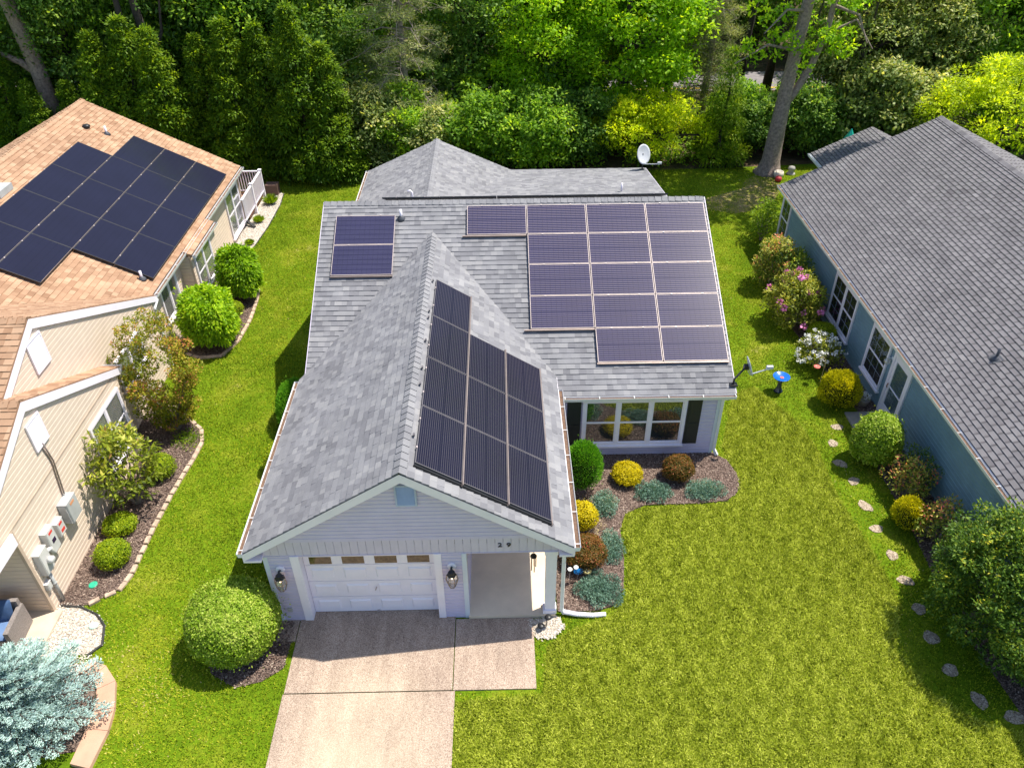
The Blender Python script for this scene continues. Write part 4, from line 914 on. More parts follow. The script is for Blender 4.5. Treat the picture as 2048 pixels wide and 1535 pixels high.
bricks([(-15.05, 4.02), (-14.92, 3.29), (-14.83, 1.92), (-14.90, 0.6), (-15.21, -0.30), (-15.92, -0.40), (-16.43, -0.15)], 'tan edging brick in the curved row around the laurels', 'edging bricks around the laurel bed')
bricks([(-15.22, -3.60), (-14.77, -4.05), (-14.58, -4.6), (-14.62, -5.33), (-14.75, -6.41), (-14.82, -7.58), (-14.84, -8.41), (-14.84, -9.33), (-14.96, -9.79), (-15.28, -10.0), (-15.53, -10.2)], 'tan edging brick in the long row beside the left lawn', 'edging bricks along the left lawn')
m = MB(); m.tube([(-16.1, -10.2, 0.03), (-15.65, -10.24, 0.03), (-15.21, -10.45, 0.03), (-14.92, -10.75, 0.03), (-14.77, -11.24, 0.03), (-14.98, -11.5, 0.03)], 0.03, 8); tag(m.build('plastic_edging', 'edging_black'), 'black plastic edging around the oval gravel bed', 'edging')
m = MB(); m.tube([(-16.0, 12.9, 0.02), (-15.89, 11.63, 0.02), (-15.92, 9.33, 0.02), (-16.07, 7.48, 0.02), (-16.3, 6.9, 0.02)], 0.02, 8); tag(m.build('plastic_edging', 'edging_black'), 'thin black edging along the gravel strip by the deck', 'edging')
for (x, y, mt, lb) in ((-15.62, -9.62, 'green_plastic', 'round bright green valve cover in the mulch'), (-15.15, -10.75, 'mint_plastic', 'pale mint valve cover in the gravel nearest the lawn'), (-15.33, -11.2, 'mint_plastic', 'pale mint valve cover in the gravel next to the spruce')):
    m = MB(); m.lathe([(0.10, 0.0), (0.10, 0.05), (0.085, 0.06), (0.01, 0.062)], (x, y, 0.0), 20); tag(m.build('valve_cover', mt), lb, 'valve cover')

# ------------------------------------------------------------------ the blue house
B = thing('blue_house', 'blue sided house with dark gray shingle roof at the right', 'house', (10, -3, 0))
SR = 0.468
rf = MB(); V, Nn, c = slopevec(1, 0, SR); V2, N2, _ = slopevec(-1, 0, SR)
shingles(rf, (4.9, -14, 2.5), Y, V, Nn, [(0, 0), (21.2, 0), (21.2, 5.45/c), (0, 5.45/c)], course=0.145, style='tab', seed=31)
shingles(rf, (15.8, -14, 2.5), Y, V2, N2, [(0, 0), (21.2, 0), (21.2, 5.45/c), (0, 5.45/c)], course=0.145, style='tab', seed=32)
ridge_caps(rf, (10.35, 7.2, 5.05), (10.35, -14, 5.05), -V, -V2, 0.2, 0.16)
shingles(rf, (7.14, 7.0, 2.5), Y, V, Nn, [(0, 0), (3.45, 0), (3.45, 2.3/c), (0, 2.3/c)], course=0.145, style='tab', seed=33)
shingles(rf, (11.74, 7.0, 2.5), Y, V2, N2, [(0, 0), (3.45, 0), (3.45, 2.3/c), (0, 2.3/c)], course=0.145, style='tab', seed=34)
broof = rf.build('roof', 'slate_shingle', B)
vent_pipe(broof, (6.42, -5.65, 3.20), 0.33, 0.035, 'lead_gray')
m = MB(); m.prism([(-0.16, -0.13), (0.16, -0.13), (0.16, 0.13), (-0.16, 0.13)], Vector((6.42, -5.65, 3.222)), Y, V, Nn, 0, 0.012); m.build('flashing', 'lead_gray', broof)
block_walls(B, 5.11, 15.4, -13.8, 7.0, 0, 2.55, 'blue_siding', 0.13)
m = MB(); siding(m, (15.4, 7.0, 0), -X, Y, [(0, 2.5), (10.05, 2.5), (5.05, 4.9)], 0.13); m.build('gable_wall', 'blue_siding', B)
block_walls(B, 7.5, 11.4, 7.0, 10.2, 0, 2.5, 'blue_siding', 0.13)
m = MB(); siding(m, (11.4, 10.2, 0), -X, Y, [(0, 2.5), (3.9, 2.5), (1.95, 3.45)], 0.13); m.build('gable_wall', 'blue_siding', B)
sf = MB(); sf.box(4.92, 5.11, -14, 7.2, 2.33, 2.35); sf.box(4.88, 4.90, -14, 7.2, 2.33, 2.48); sf.build('soffit', 'white_paint', B)
gutter(B, (4.88, -14, 2.48), (4.88, 7.2, 2.48), (-1, 0, 0)); gutter(B, (7.12, 7.25, 2.48), (7.12, 10.45, 2.48), (-1, 0, 0), dirt=False)
window(B, (5.10, 6.95, 0.55), -Y, -X, 0.95, 1.62, 1, (2, 2), False, fr=0.06); window(B, (5.10, 1.02, 0.50), -Y, -X, 1.88, 1.60, 2, (2, 2), False, fr=0.07)
window(B, (5.10, -2.12, 0.50), -Y, -X, 1.28, 1.60, 1, (3, 2), False, fr=0.07)
m = MB(); m.box(5.035, 5.105, -4.75, -4.65, 0.02, 2.10); m.box(5.035, 5.105, -3.75, -3.65, 0.02, 2.10); m.box(5.035, 5.105, -4.65, -3.75, 2.0, 2.10)
m.box(5.065, 5.105, -4.65, -3.75, 0.04, 0.42); m.box(5.060, 5.105, -4.65, -4.54, 0.42, 2.0); m.box(5.060, 5.105, -3.86, -3.75, 0.42, 2.0); m.box(5.060, 5.105, -4.54, -3.86, 1.88, 2.0); m.box(5.058, 5.095, -4.54, -3.86, 1.02, 1.05)
D = m.build('door', 'white_paint', B)
m = MB(); m.box(5.090, 5.100, -4.54, -3.86, 0.42, 1.88); m.build('inner_door', 'door_blue', D)
m = MB(); m.face([(5.075, -4.54, 0.42), (5.075, -3.86, 0.42), (5.075, -3.86, 1.88), (5.075, -4.54, 1.88)]); m.build('pane', 'window_glass', D)
m = MB(); m.tube([(5.045, -3.80, 0.95), (5.025, -3.80, 1.02), (5.045, -3.80, 1.1)], 0.015, 8); m.build('handle', 'copper', D, True)
t = thing('wall_lantern', 'white globe lamp on the blue wall beside the storm door', 'wall lamp', (5.095, -3.56, 1.78))
m = MB(); m.lathe([(0.05, 0), (0.06, 0.02), (0.02, 0.03)], (0, 0, 0), 10, M=Matrix.Rotation(math.radians(-90), 4, 'Y')); m.tube([(-0.03, 0, 0), (-0.1, 0, 0.04), (-0.14, 0, 0)], 0.012, 8); m.build('bracket', 'white_metal', t)
m = MB(); m.lathe([(0.02, 0.02), (0.09, -0.02), (0.10, -0.09), (0.06, -0.16), (0.01, -0.18)], (-0.15, 0, 0), 14); m.build('lamp_globe', 'lantern_glass', t, True)
m = MB(); m.tube([(5.10, -5.25, 0.5), (5.0, -5.28, 0.55), (4.95, -5.3, 0.40), (4.98, -5.35, 0.1)], 0.02, 8); tag(m.build('garden_hose', 'black_metal'), 'short black hose hanging from the blue wall behind the round bush', 'hose')
tag(MB().box(4.05, 5.1, -4.70, -3.80, 0, 0.06).build('doorstep', 'pad_concrete'), 'gray concrete step pad below the storm door', 'doorstep')

# ------------------------------------------------------------------ small garden things
t = thing('birdbath', 'bright blue glazed birdbath standing on the side lawn', 'birdbath', (2.42, -2.66, 0))
m = MB(); m.lathe([(0.02, 0.47), (0.15, 0.475), (0.24, 0.53), (0.255, 0.56), (0.235, 0.555), (0.15, 0.51), (0.01, 0.50)], (0, 0, 0), 26); m.build('bowl', 'bath_blue', t, True)
m = MB(); m.lathe([(0.14, 0.0), (0.13, 0.04), (0.075, 0.14), (0.06, 0.30), (0.08, 0.47)], (0, 0, 0), 18); m.build('pedestal', 'bath_stem', t, True)
m = MB(); m.lathe([(0.05, 0.512), (0.06, 0.518), (0.01, 0.522)], (0.02, 0, 0), 7); m.build('painted_flower', 'pink', t)
t = thing('path_light', 'two headed black path light in the white pebbles', 'garden light', (-5.14, -11.02, 0.03))
m = MB(); m.tube([(0, 0, 0), (0.01, 0, 0.22), (0.03, 0.02, 0.30)], 0.012, 8); m.build('stake', 'black_metal', t)
for (a, b, z_) in ((0.04, 0.03, 0.31), (-0.12, -0.06, 0.13)):
    m = MB(); m.lathe([(0.01, 0.03), (0.06, 0.02), (0.08, 0.0), (0.075, -0.015), (0.02, -0.02)], (a, b, z_), 14); m.tube([(0, 0, z_-0.06), (a, b, z_)], 0.01, 6); m.build('lamp_head', 'black_metal', t, True)
m = MB(); pts = [(-4.74, -10.68, 0.10), (-4.45, -10.74, 0.08), (-4.1, -10.76, 0.06), (-3.80, -10.72, 0.03)]
P4 = []; R4 = []
for i in range(61):
    s = i/60*3; k = min(2, int(s)); f = s-k; P4.append(Vector(pts[k]).lerp(Vector(pts[k+1]), f)); R4.append(0.058 if i % 2 else 0.048)
m.tube(P4, R4, 12); tag(m.build('drain_pipe', 'white_paint'), 'white corrugated drain pipe lying at the corner of the mulch bed', 'drain pipe')
t = thing('garden_stake', 'blue pinwheel garden stake with white cups in front of the red bush', 'garden ornament', (-4.54, -9.82, 0.04))
m = MB(); m.tube([(0, 0, 0), (0, 0, 0.42)], 0.006, 6); m.tube([(0, 0, 0.40), (0.16, 0.04, 0.44)], 0.006, 6); m.tube([(0.2, 0.08, 0), (0.2, 0.08, 0.34)], 0.006, 6); m.build('rod', 'frame_silver', t)
for q in ((0, 0, 0.42), (0.14, 0.03, 0.45)):
    m = MB(); m.lathe([(0.015, 0), (0.05, 0.02), (0.055, 0.045), (0.045, 0.035), (0.01, 0.015)], q, 12); m.build('cup', 'white_petal', t, True)
m = MB()
for k in range(12):
    a = 2*math.pi*k/12; m.face([(0.2+0.03*math.cos(a), 0.06, 0.34+0.03*math.sin(a)), (0.2+0.11*math.cos(a-0.2), 0.045, 0.34+0.11*math.sin(a-0.2)), (0.2+0.12*math.cos(a+0.15), 0.03, 0.34+0.12*math.sin(a+0.15))])
m.lathe([(0.05, 0), (0.04, 0.02)], (0.2, 0.05, 0.34), 12, M=Matrix.Rotation(math.radians(60), 4, 'X')); m.build('pinwheel', 'ornament_blue', t)
t = thing('metal_flower', 'tan metal sunflower stake beside the blue pinwheel', 'garden ornament', (-4.12, -9.72, 0.04))
m = MB(); m.tube([(0, 0, 0), (0, 0, 0.24)], 0.007, 6); m.build('stem', 'black_metal', t)
m = MB()
for k in range(14):
    a = 2*math.pi*k/14; m.face([(0.03*math.cos(a-0.3), 0.03*math.sin(a-0.3)*0.9, 0.24), (0.11*math.cos(a), 0.11*math.sin(a)*0.9-0.01, 0.27), (0.03*math.cos(a+0.3), 0.03*math.sin(a+0.3)*0.9, 0.24)])
m.build('petal', 'sunflower', t); m = MB(); m.lathe([(0.032, 0.24), (0.03, 0.262), (0.01, 0.268)], (0, 0, 0), 12); m.build('flower_centre', 'black_metal', t)
t = thing('garden_hanger', 'pink dish hanging from a pale crook beside the white azalea', 'garden ornament', (3.62, -2.25, 0))
m = MB(); m.tube([(0.18, -0.1, 0), (0.18, -0.1, 0.85), (0.12, -0.06, 0.98), (0.02, 0, 0.98), (0, 0, 0.88)], 0.008, 6); m.tube([(0, 0, 0.88), (0, 0, 0.6)], 0.004, 5); m.build('crook', 'straw', t)
m = MB(); m.lathe([(0.02, 0.56), (0.09, 0.58), (0.10, 0.61), (0.06, 0.60), (0.01, 0.585)], (0, 0, 0), 14); m.build('dish', 'pink', t, True)
t = thing('flower_pot', 'clay pot of small white flowers by the blue house door', 'flower pot', (4.72, -3.45, 0.0))
m = MB(); m.lathe([(0.10, 0), (0.15, 0.22), (0.16, 0.24), (0.13, 0.235), (0.02, 0.22)], (0, 0, 0), 16); m.build('pot', 'pot', t, True)
# things by the big trunk
t = thing('stone_toadstool', 'pale stone toadstool ornament right of the big trunk', 'garden ornament', (7.98, 14.35, 0))
m = MB(); m.lathe([(0.22, 0), (0.20, 0.05), (0.14, 0.07), (0.12, 0.2), (0.18, 0.26), (0.14, 0.36), (0.02, 0.40)], (0, 0, 0), 14); m.build('body', 'stone_gray', t, True)
t = thing('garden_urn', 'round pale pot at the foot of the big trunk', 'flower pot', (7.25, 13.95, 0)); m = MB(); m.lathe([(0.16, 0), (0.24, 0.15), (0.22, 0.3), (0.19, 0.3), (0.17, 0.1)], (0, 0, 0), 14); m.build('pot', 'pebble', t, True)
t = thing('red_ball', 'red glazed garden ball lying by the big trunk', 'garden ornament', (7.1, 13.45, 0)); m = MB(); m.lathe([(0.03, 0), (0.14, 0.05), (0.17, 0.14), (0.12, 0.24), (0.03, 0.27)], (0, 0, 0), 14); m.build('ball', 'red_clay', t, True)
t = thing('wind_spinner', 'green tent shaped bird feeder above the rear roof of the blue house', 'bird feeder', (9.6, 12.6, 0))
m = MB(); m.tube([(0, 0, 0), (0, 0, 2.2)], 0.02, 8); m.build('pole', 'black_metal', t); m = MB(); m.lathe([(0.30, 2.2), (0.02, 2.75)], (0, 0, 0), 5); m.build('canopy', 'teal_glass', t)
t = thing('wooden_stake', 'leaning dark wooden plank at the far corner of the blue house', 'plank', (7.0, 12.9, 0)); t.location = (5.05, 8.1, 0)
m = MB(); m.bar((0, 0, 0), (-0.1, 0.1, 1.5), 0.14, 0.07); m.build('plank', 'bark_dark', t)
# stepping stones
sp = None
for i, (x, y) in enumerate([(3.62, -4.42), (3.25, -5.12), (3.16, -5.95), (3.28, -6.64), (3.24, -7.55), (3.22, -8.33), (3.27, -9.18), (3.27, -9.94), (3.24, -10.73), (3.18, -11.48), (3.22, -12.27), (3.49, -12.96), (4.01, -13.34)]):
    if sp is None:
        m = MB(); rr = [0.195*(1+0.07*math.sin(3*a)+0.05*math.sin(5*a+1)) for a in np.linspace(0, 6.28, 24, endpoint=False)]
        pol = [(r*1.02*math.cos(2*math.pi*k/24), r*0.86*math.sin(2*math.pi*k/24)) for k, r in enumerate(rr)]
        m.prism(pol, Vector((0, 0, 0)), X, Y, Z, 0, 0.012); sp = o = m.build('stepping_stone', 'stepstone')
    else: o = sp.copy(); COL.objects.link(o)
    nth = ['first', 'second', 'third', 'fourth', 'fifth', 'sixth', 'seventh', 'eighth', 'ninth', 'tenth', 'eleventh', 'twelfth', 'thirteenth'][i]
    o.location = (x, y, 0.005); o.rotation_euler = (0, 0, i*1.3); o.scale = (random.uniform(0.8, 1.05), random.uniform(0.75, 1.0), 1); tag(o, 'round pebbled stepping stone, %s along the path from the storm door' % nth, 'stepping stone', 'stepping stones in the grass along the blue house')

# ------------------------------------------------------------------ foliage
def unit(n): 
    v = RNG.normal(size=(n, 3)); return v/np.linalg.norm(v, axis=1)[:, None]
def leaves(P, D, Nrm, ln, wd, tint):
    """rhombic leaves: P base, D pointing direction, Nrm rough normal"""
    D = D/np.linalg.norm(D, axis=1)[:, None]; S = np.cross(D, Nrm); S /= (np.linalg.norm(S, axis=1)[:, None]+1e-9)
    ln = np.broadcast_to(ln, (len(P),))[:, None]; wd = np.broadcast_to(wd, (len(P),))[:, None]
    Q = np.cross(S, D)
    V = np.stack([P, P+D*ln*0.5+S*wd*0.5-Q*wd*0.12, P+D*ln, P+D*ln*0.5-S*wd*0.5-Q*wd*0.12], 1)
    return V.reshape(-1, 3), np.clip(tint, 0, 1)
def lumps(d, k, amp, seed):
    r = np.random.default_rng(seed); out = np.zeros(len(d))
    for _ in range(6):
        a = r.normal(size=3)*k; out += np.sin(d@a + r.uniform(0, 6.28))
    return out/6*amp
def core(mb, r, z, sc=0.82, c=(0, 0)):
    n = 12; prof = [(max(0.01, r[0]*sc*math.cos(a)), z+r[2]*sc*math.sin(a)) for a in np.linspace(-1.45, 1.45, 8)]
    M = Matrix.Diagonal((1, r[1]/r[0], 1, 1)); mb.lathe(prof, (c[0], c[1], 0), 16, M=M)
def shrub(name, label, cat, loc, r, n, ln, wd, mat, style='leaf', lump=0.08, lk=3.0, seed=1, zc=None, shell=0.14, group=None, stem=0.0, corescale=0.80, boxy=0.0):
    global RNG
    RNG = np.random.default_rng(seed*77+5)
    t = thing(name, label, cat, loc, 0, group); r = np.array(r, float); zc = r[2]*0.93 if zc is None else zc
    d = unit(n); d[:, 2] = np.where(d[:, 2] < -0.5, -d[:, 2], d[:, 2])
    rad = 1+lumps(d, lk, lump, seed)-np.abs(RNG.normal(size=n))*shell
    rad += (RNG.random(n) < 0.05)*RNG.exponential(0.07, n)
    if boxy: rad *= 1+boxy*(1/np.maximum(np.abs(d).max(1), 0.6)-1)
    P = d*rad[:, None]*r + [0, 0, zc]
    P[:, 2] = np.maximum(P[:, 2], 0.02)
    nr = d/r; nr /= np.linalg.norm(nr, axis=1)[:, None]
    ru = unit(n)
    if style == 'leaf': D = ru-nr*(ru*nr).sum(1)[:, None]*0.6+nr*0.35; Nn = nr+0.5*unit(n)
    elif style == 'needle': D = nr+0.7*ru; Nn = unit(n)
    elif style == 'droop': D = nr*0.7+0.5*ru+np.array([0, 0, -0.5]); Nn = nr+0.3*unit(n)
    else: D = nr*0.8+np.array([0, 0, 0.8])+0.6*ru; Nn = unit(n)
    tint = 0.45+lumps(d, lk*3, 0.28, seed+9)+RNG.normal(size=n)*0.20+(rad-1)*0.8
    V, tt = leaves(P, D, Nn, ln*RNG.uniform(0.7, 1.25, n), wd, tint)
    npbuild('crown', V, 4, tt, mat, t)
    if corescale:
        m = MB(); core(m, r, zc, corescale); m.build('dark_core', 'crown_core', t, True)  # smooth dark solid added inside the leaves to block see-through, no real branches
    if stem:
        m = MB()
        for k in range(3): m.tube([(0.05*math.cos(k*2), 0.05*math.sin(k*2), 0), (0.12*math.cos(k*2+.4), 0.12*math.sin(k*2+.4), zc)], [stem, stem*0.6], 7)
        m.build('stem', 'bark_gray', t)
    return t
def clumpbush(name, label, cat, loc, clumps, nper, ln, wd, mat, style='leaf', seed=1, stem=0.03, stems=5, group=None, bark='bark_gray', hollow=0.55, flowers=None):
    """open shrub made of separate leaf clumps on real stems; clumps: (x, y, z, r)"""
    global RNG
    RNG = np.random.default_rng(seed*31+7); t = thing(name, label, cat, loc, 0, group); VV = []; TT = []
    for (x, y, z, r) in clumps:
        n = int(nper*(r/0.3)**2) if r < 2 else nper
        d = unit(n); rad = r*(hollow+(1-hollow)*RNG.random(n)**0.5)
        P = d*rad[:, None]*[1, 1, 0.75]+[x, y, z]; P[:, 2] = np.maximum(P[:, 2], 0.03)
        ru = unit(n)
        if style == 'leaf': D = d*0.5+ru; Nn = np.array([0, 0, 1.0])+0.7*unit(n)
        elif style == 'droop': D = d*0.4+ru*0.5+[0, 0, -0.5]; Nn = d+0.5*unit(n)
        else: D = d+0.6*ru; Nn = unit(n)
        V, tt = leaves(P, D, Nn, ln*RNG.uniform(0.7, 1.3, n), wd, 0.45+RNG.normal()*0.12+RNG.normal(size=n)*0.2+d[:, 2]*0.10)
        VV.append(V); TT.append(tt)
    npbuild('crown', np.concatenate(VV), 4, np.concatenate(TT), mat, t)
    m = MB()
    for i, (x, y, z, r) in enumerate(clumps[:stems*4]):
        a = i*2.4; m.tube([(0.05*math.cos(a), 0.05*math.sin(a), 0), (x*0.45+0.04*math.sin(a), y*0.45, z*0.55), (x, y, z)], [stem, stem*0.7, stem*0.3], 6, cap=False)
    m.build('stem', bark, t)
    if flowers:
        cnt, fm, fr, ns = flowers; m = []
        cl = np.array(clumps); nr_ = 26
        for k in range(cnt):
            c_ = cl[RNG.integers(len(cl))]; d = unit(1)[0]; d[2] = abs(d[2])*0.8+0.1; d[0] -= 0.1; d /= np.linalg.norm(d)
            d[:2] += c_[:2]*0.6; d /= np.linalg.norm(d); p = c_[:3]+d*c_[3]*1.25*np.array([1, 1, 0.8]); q = unit(ns)
            V, _ = leaves(np.tile(p, (ns, 1))+q*fr*0.25, q, unit(ns)+d, fr, fr*0.7, np.zeros(ns)); m.append(V)
        V = np.concatenate(m); npbuild('blossom', V, 4, np.full(len(V)//4, 0.5), fm, t)
    return t
# main bed
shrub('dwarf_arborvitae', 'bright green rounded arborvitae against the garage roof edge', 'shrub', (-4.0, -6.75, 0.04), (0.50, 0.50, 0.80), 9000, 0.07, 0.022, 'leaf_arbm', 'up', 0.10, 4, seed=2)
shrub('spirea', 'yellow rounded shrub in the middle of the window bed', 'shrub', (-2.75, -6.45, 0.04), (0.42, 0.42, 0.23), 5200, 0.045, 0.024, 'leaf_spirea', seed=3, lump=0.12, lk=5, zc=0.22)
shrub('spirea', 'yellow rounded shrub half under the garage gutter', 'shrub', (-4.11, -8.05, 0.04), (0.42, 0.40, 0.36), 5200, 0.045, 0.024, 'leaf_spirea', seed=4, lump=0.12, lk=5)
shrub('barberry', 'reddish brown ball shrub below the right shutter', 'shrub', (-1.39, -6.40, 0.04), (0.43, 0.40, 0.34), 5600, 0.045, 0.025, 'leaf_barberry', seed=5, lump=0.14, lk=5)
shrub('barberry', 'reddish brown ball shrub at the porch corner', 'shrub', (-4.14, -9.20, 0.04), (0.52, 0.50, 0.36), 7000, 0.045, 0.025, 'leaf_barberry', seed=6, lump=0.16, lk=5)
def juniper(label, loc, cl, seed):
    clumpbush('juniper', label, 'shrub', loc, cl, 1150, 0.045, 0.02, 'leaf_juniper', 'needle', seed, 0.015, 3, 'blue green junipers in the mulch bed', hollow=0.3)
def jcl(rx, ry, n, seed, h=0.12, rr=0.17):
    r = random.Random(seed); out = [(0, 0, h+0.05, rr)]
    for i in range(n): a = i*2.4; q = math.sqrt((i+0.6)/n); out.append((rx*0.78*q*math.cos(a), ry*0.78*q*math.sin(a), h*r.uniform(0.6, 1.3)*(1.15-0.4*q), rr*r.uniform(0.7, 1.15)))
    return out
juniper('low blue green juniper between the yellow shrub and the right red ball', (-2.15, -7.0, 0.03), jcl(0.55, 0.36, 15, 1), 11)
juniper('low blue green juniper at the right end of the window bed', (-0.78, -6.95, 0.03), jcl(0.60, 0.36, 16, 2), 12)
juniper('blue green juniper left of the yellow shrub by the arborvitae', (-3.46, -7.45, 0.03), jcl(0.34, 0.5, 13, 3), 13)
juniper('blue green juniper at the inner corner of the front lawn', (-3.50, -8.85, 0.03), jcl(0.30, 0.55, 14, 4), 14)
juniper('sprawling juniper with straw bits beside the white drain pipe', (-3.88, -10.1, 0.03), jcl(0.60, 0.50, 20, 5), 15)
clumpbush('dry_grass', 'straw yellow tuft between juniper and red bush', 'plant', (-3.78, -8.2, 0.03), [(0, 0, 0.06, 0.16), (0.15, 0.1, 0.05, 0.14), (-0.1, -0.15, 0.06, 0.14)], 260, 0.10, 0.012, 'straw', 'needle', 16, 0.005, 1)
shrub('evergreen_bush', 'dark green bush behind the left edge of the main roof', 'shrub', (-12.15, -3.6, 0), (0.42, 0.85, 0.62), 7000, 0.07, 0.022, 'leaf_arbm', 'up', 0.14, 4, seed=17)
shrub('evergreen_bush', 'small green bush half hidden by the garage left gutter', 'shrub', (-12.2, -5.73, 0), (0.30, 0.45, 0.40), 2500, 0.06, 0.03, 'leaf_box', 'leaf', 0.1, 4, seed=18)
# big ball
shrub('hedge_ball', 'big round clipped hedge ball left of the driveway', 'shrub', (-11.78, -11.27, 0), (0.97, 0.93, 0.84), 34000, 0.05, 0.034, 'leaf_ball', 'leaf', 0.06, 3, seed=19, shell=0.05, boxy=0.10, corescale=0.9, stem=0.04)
# left yard
shrub('laurel', 'bright lime green laurel nearest the deck', 'shrub', (-15.41, 3.4, 0), (0.72, 0.70, 1.08), 9500, 0.13, 0.055, 'leaf_laurel', 'droop', 0.20, 4, seed=20, boxy=0.25, stem=0.03)
shrub('laurel', 'bright lime green laurel, the nearer of the two by the tan wall', 'shrub', (-15.62, 0.4, 0), (0.86, 0.84, 1.08), 12000, 0.13, 0.055, 'leaf_laurel', 'droop', 0.20, 4, seed=21, boxy=0.25, stem=0.03)
shrub('boxwood', 'small green ball tucked between the two laurels', 'shrub', (-15.40, 2.25, 0.02), (0.30, 0.30, 0.28), 2500, 0.04, 0.02, 'leaf_box', seed=22)
shrub('boxwood', 'small green ball at the right foot of the nearer laurel', 'shrub', (-15.22, 1.4, 0.02), (0.25, 0.25, 0.27), 2200, 0.04, 0.02, 'leaf_box', seed=23)
shrub('boxwood', 'clipped boxwood just right of the glossy leaved magnolia', 'shrub', (-15.25, -5.95, 0.02), (0.42, 0.42, 0.34), 4500, 0.045, 0.024, 'leaf_box', seed=24)
shrub('boxwood', 'clipped boxwood below the magnolia, farther of the lower pair', 'shrub', (-15.60, -7.9, 0.02), (0.42, 0.38, 0.22), 4500, 0.045, 0.024, 'leaf_box', seed=25, zc=0.2)
shrub('boxwood', 'clipped boxwood nearest the valve covers', 'shrub', (-15.35, -8.95, 0.02), (0.42, 0.42, 0.33), 5500, 0.045, 0.024, 'leaf_box', seed=26)
def cl_tree(n, rx, ry, z0, z1, rr, seed, top=0.6):
    r = random.Random(seed); out = []
    for i in range(n):
        h = (i+0.5)/n; a = i*2.4+r.random(); z = z0+(z1-z0)*h; pr = math.sin(math.pi*min(1, 0.18+h*0.80))**0.6
        q = pr*math.sqrt(r.uniform(0.25, 1)); out.append((rx*q*math.cos(a), ry*q*math.sin(a), z, rr*r.uniform(0.7, 1.2)))
    return out
clumpbush('photinia', 'tall open shrub with yellow green and reddish leaves against the tan house', 'shrub', (-15.47, -3.95, 0), [(x*(0.45+0.75*min(1, z/2.2)), y*(0.45+0.75*min(1, z/2.2)), z, r*(0.8 if z > 2.7 else 1.1)) for x, y, z, r in cl_tree(80, 0.95, 0.95, 0.4, 3.85, 0.23, 3)], 330, 0.07, 0.042, 'leaf_photinia', 'leaf', 27, 0.03, 8)
clumpbush('magnolia', 'glossy leaved shrub with rosettes in front of the double window', 'shrub', (-15.55, -6.95, 0), cl_tree(42, 0.80, 0.80, 0.7, 2.35, 0.26, 4), 70, 0.17, 0.06, 'leaf_magnolia', 'leaf', 28, 0.03, 6)
clumpbush('ground_cover', 'feathery green ground cover at the bend of the brick edging', 'plant', (-15.0, -4.5, 0.02), jcl(0.45, 0.5, 14, 9, 0.08, 0.16), 260, 0.07, 0.02, 'leaf_cedar', 'needle', 29, 0.005, 1)
for i, (x, y, r_, lb) in enumerate(((-16.33, 11.75, 0.40, 'largest grass tuft, at the far end of the gravel strip'), (-16.42, 9.85, 0.27, 'middle grass tuft in the gravel strip'), (-16.30, 7.75, 0.20, 'smallest grass tuft, nearest the laurels'))):
    RNG = np.random.default_rng(40+i); t = thing('ornamental_grass', lb, 'grass tuft', (x, y, 0.02), 0, 'grass tufts in the gravel strip')
    n = 700; a = RNG.uniform(0, 6.28, n); k = RNG.random(n); D = np.stack([np.cos(a)*k, np.sin(a)*k, 1.1-0.5*k], 1)
    P = np.stack([np.cos(a)*0.05, np.sin(a)*0.05, np.zeros(n)], 1); V, tt = leaves(P, D, unit(n), r_*1.15*RNG.uniform(.7, 1.1, n), 0.022, 0.5+0.25*RNG.normal(size=n)); npbuild('blades', V, 4, tt, 'leaf_cedar', t)
# spruce in the lower left corner
def spruce(loc, R, Ht, n, seed):
    global RNG
    RNG = np.random.default_rng(seed); t = thing('blue_spruce', 'pale blue spruce in the lower left corner', 'spruce tree', loc)
    VV = []; TT = []; br = MB(); br.tube([(0, 0, 0), (0, 0, Ht)], [0.09, 0.02], 8)
    nb = 120
    for i in range(nb):
        h = (i+0.5)/nb; z = 0.12+h*(Ht-0.25); Rr = R*(1-h)**0.75+0.06; a = i*2.39996+RNG.normal()*0.2
        L = Rr*RNG.uniform(0.85, 1.1); dr = np.array([math.cos(a), math.sin(a), 0.12+0.35*h]); side = np.array([-math.sin(a), math.cos(a), 0])
        br.tube([(0, 0, z), tuple(np.array([0, 0, z])+dr*L)], [0.02, 0.006], 5, cap=False)
        m = int(n/nb*(0.3+L/R)); s = RNG.uniform(0.25, 1.0, m); o = RNG.uniform(-1, 1, m)*(1.15-s)*0.40*L
        P = np.array([0, 0, z])+dr*L*s[:, None]+side*o[:, None]+np.array([0, 0, -0.05])*np.abs(o)[:, None]+RNG.normal(size=(m, 3))*0.012
        D = dr*0.9+side*np.sign(o)[:, None]*0.7+RNG.normal(size=(m, 3))*0.30+[0, 0, 0.25]
        for q in range(3):
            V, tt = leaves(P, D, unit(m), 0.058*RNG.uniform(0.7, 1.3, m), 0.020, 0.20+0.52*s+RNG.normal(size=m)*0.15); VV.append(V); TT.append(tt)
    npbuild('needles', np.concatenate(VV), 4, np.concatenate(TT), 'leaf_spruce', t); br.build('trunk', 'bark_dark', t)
spruce((-15.6, -13.1, 0), 1.62, 2.2, 52000, 50)
